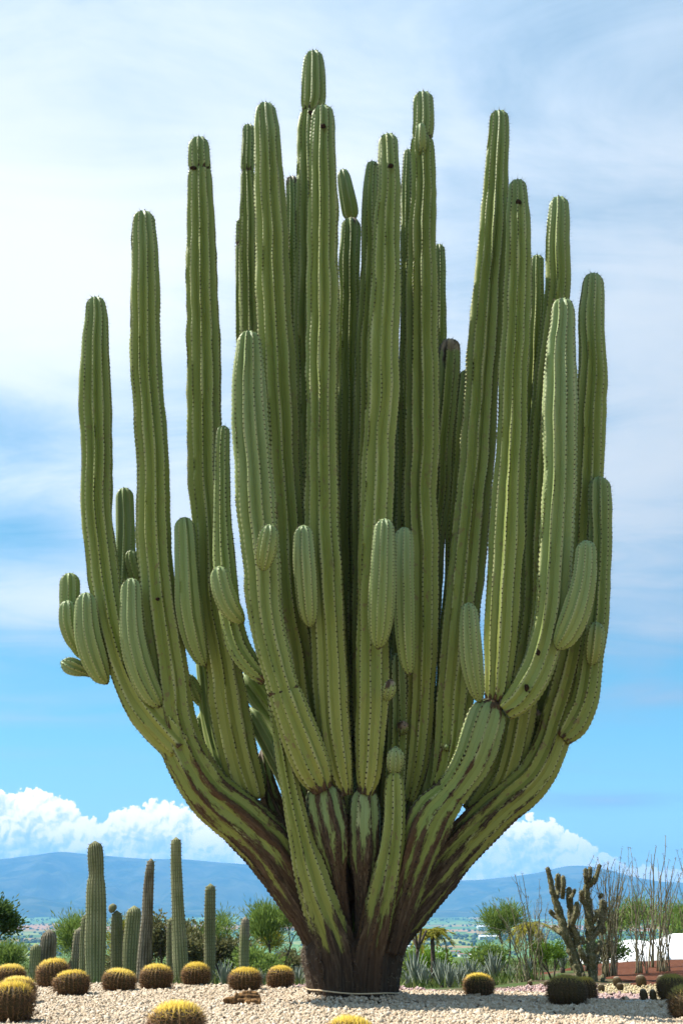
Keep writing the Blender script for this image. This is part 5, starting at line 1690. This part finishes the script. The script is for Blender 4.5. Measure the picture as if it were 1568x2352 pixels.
wand_shrub(1470, 20.8, [(1438, 1950), (1446, 1948), (1458, 1975), (1464, 1996), (1440, 2020), (1477, 2010), (1489, 1958), (1452, 2060), (1430, 2085), (1500, 2050), (1484, 2080), (1420, 2110), (1444, 2130), (1512, 2120)], 'wand shrub growing at the front of the red soil mound', 5)
wand_shrub(1501, 22.5, [(1505, 1945), (1529, 1921), (1496, 1990), (1515, 2010), (1488, 2030), (1524, 2040), (1480, 2070), (1510, 2080), (1538, 2030)], 'tall thick-wanded shrub on the crest of the red mound', 6, 2, 0.012)
wand_shrub(1524, 21.0, [(1524, 1962), (1538, 1975), (1545, 2000), (1516, 2005), (1552, 1972), (1560, 2020), (1508, 2050), (1534, 2060), (1570, 1990), (1500, 2090), (1548, 2100), (1528, 2120)], 'crowded wand shrub in front of the white canopy', 7)
wand_shrub(1600, 21.5, [(1550, 1954), (1563, 1952), (1570, 1968), (1585, 1975), (1558, 2010), (1548, 2050), (1600, 1980), (1620, 2000), (1576, 2040), (1560, 2095), (1640, 2030)], 'wand shrub leaning in at the far end of the mound', 8)


# ---- the knobbly, monstrous-looking cactus
def mat_knob():
    m, nt, b = material('knobbly_cactus_skin')
    tc = nt.node('ShaderNodeTexCoord')
    n = nt.noise(tc.outputs['Object'], 9.0, 5, 0.6)
    n2 = nt.noise(tc.outputs['Object'], 38.0, 4, 0.6)
    c = nt.mix(nt.sstep(n, 0.35, 0.65), (0.085, 0.088, 0.036), (0.17, 0.155, 0.075))
    c = nt.mix(nt.sstep(n2, 0.52, 0.68, 0.0, 0.8), c, (0.36, 0.31, 0.20))
    c = nt.mix(nt.sstep(n2, 0.45, 0.30, 0.0, 0.6), c, (0.045, 0.038, 0.022))
    nt.put(b.inputs['Base Color'], c)
    b.inputs['Roughness'].default_value = 0.85
    b.inputs['Specular IOR Level'].default_value = 0.15
    bump(nt, b, nt.math('ADD', n, n2), 0.7, 0.02)
    return m


M['knob'] = mat_knob()


def build_knobbly():
    Y = 19.2
    z5 = lambda x, y: (1191.7 + 0.24 * x, 1913 + 0.24 * y)
    b = gp(z5(640, 1400)[0], Y)
    e = empty('knobbly_cactus', b, 'knobbly branching cactus of two lumpy trunks beside the grey wand shrub', 'cactus')
    rng = np.random.default_rng(77)
    L = [  # zoom pixels (x, y, half width), foot first
        [(590,1440,46),(565,1300,44),(500,1120,42),(440,960,40),(395,800,36),(352,660,30),(318,560,26),(292,430,23),(270,330,19)],
        [(352,650,22),(372,560,24),(374,470,28),(372,390,24)],
        [(415,620,20),(424,520,20),(418,410,18)],
        [(395,830,24),(330,790,22),(290,740,22)],
        [(480,1000,34),(500,840,34),(490,700,30),(478,600,28),(480,520,22)],
        [(490,640,18),(520,580,18),(532,540,14)],
        [(500,900,26),(540,780,26),(555,660,22)],
        [(560,1100,32),(545,980,30),(500,880,26)],
        [(410,960,24),(350,920,24),(335,890,20)],
        [(520,1260,26),(490,1180,26)],
        [(640,1230,24),(600,1160,22),(575,1080,20)],
        [(715,1450,46),(700,1300,44),(690,1150,42),(680,1000,40),(672,850,38),(660,700,36),(648,580,30),(640,490,28)],
        [(650,500,24),(640,420,20),(634,340,20)],
        [(668,490,24),(680,400,18),(682,325,17)],
        [(660,500,26),(710,470,26),(748,390,20),(772,300,17)],
        [(655,700,24),(605,650,22),(575,640,18)],
        [(600,640,16),(600,580,20),(602,550,18)],
        [(700,1000,28),(770,900,26),(790,760,24),(795,640,20)],
        [(780,880,20),(815,780,20),(818,650,16)],
        [(690,1160,28),(760,1090,28),(785,1050,22)],
        [(740,1240,24),(760,1150,24),(765,1100,20)],
        [(780,960,20),(810,940,20),(820,920,14)],
        [(700,860,22),(740,800,22),(750,740,18)],
        [(770,620,14),(790,600,18),(795,585,14)],
        [(620,1060,20),(600,990,18)],
        [(800,1420,18),(800,1380,20),(805,1365,14)],
        [(620,1400,14),(615,1360,14),(614,1340,10)],
    ]
    for k, pts in enumerate(L):
        dy = 0.0 if k in (0, 11) else rng.uniform(-0.28, 0.22)
        P, R = [], []
        for q, (x, y, hw) in enumerate(pts):
            vx, vy = z5(x, y)
            P.append(at(vx, vy, Y + dy * min(1, q) + rng.normal(0, 0.02)))
            R.append(hw * 0.24 * mpp(vy, Y))
        C, s = resample(catmull(np.column_stack([P, R]), 8), 0.014)
        n, sides = len(C), 26
        if k in (0, 11):
            C[0, 2] = b[2] - 0.05
        dome = np.sqrt(np.clip(1 - np.clip(1 - (s[-1] - s) / (C[-1, 3] * 1.2), 0, 1) ** 2, 0.02, 1))
        V, F = tube(C[:, :3], C[:, 3] * dome, sides)
        c = np.vstack([np.repeat(C[:, :3], sides, 0), C[:1, :3], C[-1:, :3]])
        d = V - c
        th = np.concatenate([np.tile(np.arange(sides) / sides * 2 * pi, n), [0, 0]])
        ss = np.concatenate([np.repeat(s, sides), [0, s[-1]]])
        lump = (fbm(V[:, 0] * 13, V[:, 1] * 13, V[:, 2] * 13, seed=3, oct=2) - 0.5) * 1.3 + 0.20 * np.cos(th * 6 + np.sin(ss * 7) * 1.2) + 0.15 * np.maximum(0, np.cos(th * 6)) * np.cos(ss * 75)
        V = c + d * (1 + 0.55 * lump)[:, None]
        mb = MB(); mb.add(V - b, F)
        o = link('stem' if k in (0, 11) else 'arm', mb.mesh('arm'), M['knob'], e)
        m_ = int(n * 5)
        ii = rng.integers(0, len(V) - 2, m_)
        Vs, Fs = spikes(V[ii] - b, d[ii] + rng.normal(0, 0.02, (m_, 3)), rng.uniform(0.012, 0.034, m_), 0.0045)
        mb = MB(); mb.add(Vs, Fs, tone=np.repeat(rng.uniform(0.3, 1, m_), 4))
        tag(link('spines', mb.mesh('spines'), M['areole'], o), kind='stuff')


build_knobbly()


# ---- drooping palm and the pruned forked tree
def frond_mesh(seed):
    rng = np.random.default_rng(seed)
    n = 14
    t = np.linspace(0, 1, n)
    P = np.stack([0.62 * t, 0 * t, 0.26 * np.sin(t * 2.2) * 1.0 - 0.62 * t ** 2.4], 1)
    V, F = tube(P, np.linspace(0.014, 0.004, n), 5)
    mb = MB(); mb.add(V, F, tone=0.6)
    m_ = 110
    k = rng.uniform(0.12, 1, m_)
    b = np.stack([np.interp(k, t, P[:, i]) for i in range(3)], 1)
    sgn = rng.choice([-1, 1], m_)
    d = np.stack([rng.uniform(0.1, 0.6, m_), sgn * rng.uniform(0.3, 0.8, m_), -rng.uniform(0.3, 1.1, m_)], 1)
    V, F = leaves(b, d, rng.uniform(0.14, 0.28, m_), 0.011)
    mb.add(V, F, tone=np.repeat(rng.random(m_), 4))
    return mb.mesh('frond', False)


def palm(x, Y, ytop, label, seed, mat='leaf_yellow', sc=1.0, nf=13):
    b = gp(x, Y)
    top = at(x, ytop, Y) - b
    e = empty('palm_tree', b, label, 'palm', 'small drooping palms')
    V, F = tube([[0, 0, -0.05], [0.01, 0, top[2] * 0.5], [0, 0, top[2]]], [0.055, 0.045, 0.04], 9, True, 0.05)
    mb = MB(); mb.add(V, F)
    link('trunk', mb.mesh('trunk'), M['bark'], e)
    r = random.Random(seed)
    ms = [frond_mesh(seed * 10 + k) for k in range(3)]
    for m_ in ms: m_.materials.append(M[mat])
    for k in range(nf):
        o = link('frond', ms[k % 3], None, e, (0, 0, float(top[2]) - 0.02))
        o.rotation_euler = (r.uniform(-0.2, 0.2), -r.uniform(-0.35, 0.75), k * 2.399)
        s_ = sc * r.uniform(0.8, 1.1)
        o.scale = (s_, s_, s_)


palm(993, 24.5, 2150, 'small palm with drooping yellow-green fronds right of the trunk', 3, sc=0.62, nf=15)
palm(1218, 30, 2138, 'yellow palm tuft showing between the wand shrubs', 4, sc=0.85)


def forked():
    Y = 23.5
    b = gp(959, Y)
    e = empty('forked_tree', b, 'bare pruned tree with a forked crown of stubs right of the trunk', 'tree')
    A = lambda x, y, dy=0: at(x, y, Y + dy) - b
    limbs = [[(0, 0, -0.05), A(958, 2220), A(959, 2180)], [A(959, 2182), A(950, 2160, 0.1), A(945, 2140, 0.15)], [A(959, 2182), A(955, 2155, -0.1), A(951, 2128, -0.1)],
             [A(959, 2182), A(964, 2155), A(967, 2130)], [A(959, 2182), A(969, 2160, 0.05), A(979, 2138, 0.1)]]
    for k, p in enumerate(limbs):
        V, F = tube(catmull(np.array(p, float), 5), np.linspace(0.045 if k == 0 else 0.028, 0.036 if k == 0 else 0.020, 11), 8, True, 0.07)
        mb = MB(); mb.add(V, F)
        link('trunk' if k == 0 else 'branch', mb.mesh('branch'), M['bark'], e)


forked()


# ---- dried cactus wood lying on the gravel
def dried_wood():
    c = on_ground(557, 2312)
    e = empty('dried_cactus_wood', c, 'heap of broken dried orange-brown cactus wood on the gravel', 'wood')
    rng = np.random.default_rng(9)
    s = mpp(2310, c[1])
    segs = [((-43, 0, 5), (42, 4, 9), 9.5), ((-20, 10, 17), (40, 8, 15), 9.0), ((-2, 14, 25), (34, 12, 22), 6.0), ((-41, -10, 9), (-16, -4, 12), 8.0), ((-18, 2, 18), (-14, 6, 26), 3.0), ((6, -12, 6), (42, -8, 7), 7.5)]
    for (a, b_, r) in segs:
        a, b_ = np.array(a, float) * s, np.array(b_, float) * s
        n, sides = 26, 16
        t = np.linspace(0, 1, n)[:, None]
        P = a + (b_ - a) * t + np.array([0, 0, 1.5 * s]) * np.sin(t * 3) + rng.normal(0, 0.25 * s, (n, 3))
        V, F = tube(P, np.full(n, r * s) * np.interp(t[:, 0], [0, 0.06, 0.94, 1], [0.75, 1, 1, 0.7]), sides)
        cc = np.vstack([np.repeat(P, sides, 0), P[:1], P[-1:]])
        d = V - cc
        th = np.concatenate([np.tile(np.arange(sides) / sides * 2 * pi, n), [0, 0]])
        lump = 0.20 * np.cos(th * 5 + V[:, 0] * 3) + (fbm(V[:, 0] * 30, V[:, 1] * 30, V[:, 2] * 30, seed=2) - 0.5) * 1.3
        V = cc + d * (1 + 0.6 * lump)[:, None]
        mb = MB(); mb.add(V, F)
        link('log_piece', mb.mesh('log_piece'), M['dead_wood'], e)


dried_wood()


# ---- white canopies
def canopy(x0, x1, yt0, yt1, Y, label, depth=6.0, ang=0.0):
    """a low white membrane vault; its long eave faces us"""
    a0, a1 = at(x0, yt0, Y), at(x1, yt1, Y)
    n, m_ = 22, 14
    V = []
    th = 0.05
    for layer in (0, 1):
        for i in range(n):
            f = i / (n - 1)
            x = a0[0] + (a1[0] - a0[0]) * f
            top = a0[2] + (a1[2] - a0[2]) * f - 0.06 * math.sin(f * pi * 3) ** 2
            for j in range(m_):
                g = j / (m_ - 1) * pi
                yy = Y + depth / 2 - math.cos(g) * depth / 2
                gnd = gz(x, yy) - 0.05
                z = gnd + (top - gnd) * math.sin(g) ** 0.35 * min(1, 0.3 + f * 14)
                if layer:
                    z = max(gnd - 0.03, z - th)
                V.append((x, yy, z))
    Q = []
    N1 = n * m_
    for i in range(n - 1):
        for j in range(m_ - 1):
            a = i * m_ + j
            Q.append([a, a + m_, a + m_ + 1, a + 1])
            Q.append([N1 + a, N1 + a + 1, N1 + a + m_ + 1, N1 + a + m_])
    for i in (0, n - 1):
        for j in range(m_ - 1):
            a = i * m_ + j
            Q.append([a, a + 1, N1 + a + 1, N1 + a])
    me = mesh_np('membrane', np.array(V), [np.array(Q)])
    c = np.array([(a0[0] + a1[0]) / 2, Y + depth / 2, gz((a0[0] + a1[0]) / 2, Y + depth / 2)])
    for v in me.vertices: v.co -= Vector(c)
    e = empty('white_canopy', c, label, 'canopy')
    link('membrane', me, M['white'], e)
    for i in range(0, n, 7):                     # ribs of the frame
        f = i / (n - 1)
        P = [np.array(V[i * m_ + j]) - c + [0, 0, 0.02] for j in range(m_)]
        VV, FF = tube(P, [0.035] * m_, 6)
        mb = MB(); mb.add(VV, FF)
        link('frame_hoop', mb.mesh('frame_hoop'), M['white'], e)


canopy(1414, 1760, 2187, 2138, 31, 'long white membrane canopy behind the red soil mound')


# ------------------------------------------------------------------ scrub grass on the slope just beyond the bed
def scrub():
    rng = np.random.default_rng(3)
    n = 26000
    Y = rng.uniform(18.0, 46, n); X = rng.uniform(-0.42, 0.42, n) * Y
    keep = (fbm(X * 0.6, Y * 0.6, seed=12) > 0.44) & ~((X > 3.2) & (Y < 29)) & ~((X > 1.0) & (Y < 19))
    X, Y = X[keep], Y[keep]
    Z = terrain_z(X, Y)
    n = len(X)
    V, F = leaves(np.stack([X, Y, Z], 1), np.stack([rng.normal(0, .35, n), rng.normal(0, .35, n), np.ones(n)], 1), rng.uniform(0.08, 0.30, n), 0.014)
    mb = MB(); mb.add(V, F, tone=np.repeat(rng.random(n), 4))
    tag(link('scrub_grass', mb.mesh('scrub_grass', False), M['grass']), 'rough green grass on the slope beyond the gravel beds', 'grass', kind='stuff')


scrub()


# ------------------------------------------------------------------ the valley: woods and houses
def hit(x, y):
    r = ray(x, y)
    for Y in np.geomspace(300, 9000, 500):
        p = np.array([0, 0, HCAM]) + r * (Y / r[1])
        if p[2] < float(terrain_z(p[0], p[1])):
            return p
    return p


def far_trees():
    rng = np.random.default_rng(8)
    n = 26000
    Y = np.exp(rng.uniform(math.log(350), math.log(7000), n)); X = rng.uniform(-0.5, 0.5, n) * Y
    wood = fbm(X / 160, Y / 340, seed=31) * 0.65 + fbm(X / 45, Y / 90, seed=33, oct=2) * 0.35
    rows = np.abs(((Y / 260 + fbm(X / 500, Y / 900, seed=35)) % 1) - 0.5) < 0.045
    keep = (wood > 0.565) | (rows & (rng.random(n) < 0.6)) | (rng.random(n) < 0.05)
    X, Y = X[keep], Y[keep]
    n = len(X)
    R = rng.uniform(2.2, 5.2, n) * np.interp(Y, [350, 2500, 7000], [0.75, 1.0, 1.5])
    ph = (1 + 5 ** 0.5) / 2
    ico = np.array([[-1, ph, 0], [1, ph, 0], [-1, -ph, 0], [1, -ph, 0], [0, -1, ph], [0, 1, ph], [0, -1, -ph], [0, 1, -ph], [ph, 0, -1], [ph, 0, 1], [-ph, 0, -1], [-ph, 0, 1]]) / 1.9
    fc = np.array([[0, 11, 5], [0, 5, 1], [0, 1, 7], [0, 7, 10], [0, 10, 11], [1, 5, 9], [5, 11, 4], [11, 10, 2], [10, 7, 6], [7, 1, 8], [3, 9, 4], [3, 4, 2], [3, 2, 6], [3, 6, 8], [3, 8, 9], [4, 9, 5], [2, 4, 11], [6, 2, 10], [8, 6, 7], [9, 8, 1]])
    V = ico[None] * (1 + rng.uniform(-0.35, 0.35, (n, 12, 1))) * R[:, None, None] * np.array([1, 1, 0.8])
    V = V + np.stack([X, Y, terrain_z(X, Y) + R * 0.45], 1)[:, None, :]
    F = (np.arange(n)[:, None, None] * 12 + fc[None]).reshape(-1, 3)
    tone = np.repeat(rng.random(n), 12)
    tag(link('distant_woods', mesh_np('distant_woods', V.reshape(-1, 3), [F], {'tone': tone}), M['far_tree']), 'scattered woods and hedges across the wide valley', 'woods', kind='stuff')


far_trees()


def house(x, y, w, d, h, roof, label, rz=0.0, wins=3):
    p = hit(x, y)
    p[2] = float(terrain_z(p[0], p[1])) - 0.3
    e = empty('house', p, label, 'house', 'far houses in the valley', rz)

    def box(name, x0, x1, y0, y1, z0, z1, mat, parent):
        V = [(a, b, c) for a in (x0, x1) for b in (y0, y1) for c in (z0, z1)]
        Q = [[0, 1, 3, 2], [4, 6, 7, 5], [0, 4, 5, 1], [2, 3, 7, 6], [0, 2, 6, 4], [1, 5, 7, 3]]
        return link(name, mesh_np(name, V, [np.array(Q)], None, False), mat, parent)
    wall = box('wall', -w / 2, w / 2, -d / 2, d / 2, 0, h, M['plaster'], e)
    V = [(-w / 2 - .5, -d / 2 - .6, h - .05), (w / 2 + .5, -d / 2 - .6, h - .05), (w / 2 + .5, d / 2 + .6, h - .05), (-w / 2 - .5, d / 2 + .6, h - .05), (-w / 2 - .5, 0, h + d * .16), (w / 2 + .5, 0, h + d * .16)]
    link('roof', mesh_np('roof', V, [np.array([[0, 1, 5, 4], [2, 3, 4, 5], [0, 3, 2, 1]]), np.array([[0, 4, 3], [1, 2, 5]])], None, False), M[roof], e)
    for k in range(wins):
        cx = -w / 2 + w * (k + 0.5) / wins
        box('window', cx - 0.7, cx + 0.7, -d / 2 - 0.06, -d / 2 + 0.05, h * 0.35, h * 0.8, M['glass_dark'], wall)


house(1000, 2195, 22, 9, 4.5, 'roof_white', 'white-roofed farm shed right behind the drooping palm', 0.1, 5)
house(1046, 2192, 15, 8, 4, 'roof_red', 'small house with red tiled roof right of the palm', -0.3)
house(1066, 2199, 18, 8, 4, 'roof_red', 'red-roofed house beside the long white shed', 0.4)
house(1098, 2201, 24, 8, 4, 'roof_white', 'long low shed with a slanting white roof behind the agaves', -0.35, 5)
house(1080, 2208, 12, 7, 3.5, 'roof_white', 'little pale hut below the long low shed', 0.2)
house(1124, 2159, 46, 18, 6, 'roof_white', 'bright white roof standing alone on the open valley floor', 0.05, 6)
house(1122, 2135, 90, 30, 8, 'roof_white', 'distant white building at the edge of the red field', 0.1, 6)
house(928, 2180, 20, 8, 4, 'roof_white', 'white-roofed shed just right of the trunk among far trees', -0.1)
house(100, 2178, 16, 8, 4, 'roof_white', 'pale shed in the valley behind the left columns', 0.2)
house(1238, 2182, 16, 8, 4, 'roof_white', 'pale shed glimpsed between the wand shrubs', 0.2)

# ------------------------------------------------------------------ haze
hm = bpy.data.materials.new('haze')
hm.use_nodes = True
hn = NT(hm.node_tree)
hn.n.remove(hn.n['Principled BSDF'])
pv = hn.node('ShaderNodeVolumePrincipled')
pv.inputs['Color'].default_value = (0.19, 0.51, 1.0, 1)
pv.inputs['Density'].default_value = 0.000115
pv.inputs['Anisotropy'].default_value = 0.0
hn.l.new(pv.outputs[0], hn.n['Material Output'].inputs['Volume'])
bx = np.array([(x, y, z) for x in (-15500, 15500) for y in (-15500, 15500) for z in (-130.0, 760.0)])
Q = np.array([[0, 1, 3, 2], [4, 6, 7, 5], [0, 4, 5, 1], [2, 3, 7, 6], [0, 2, 6, 4], [1, 5, 7, 3]])
ho = link('haze', mesh_np('haze', bx, [Q], None, False), hm)
tag(ho, 'pale blue haze filling the valley air', 'haze', kind='stuff')
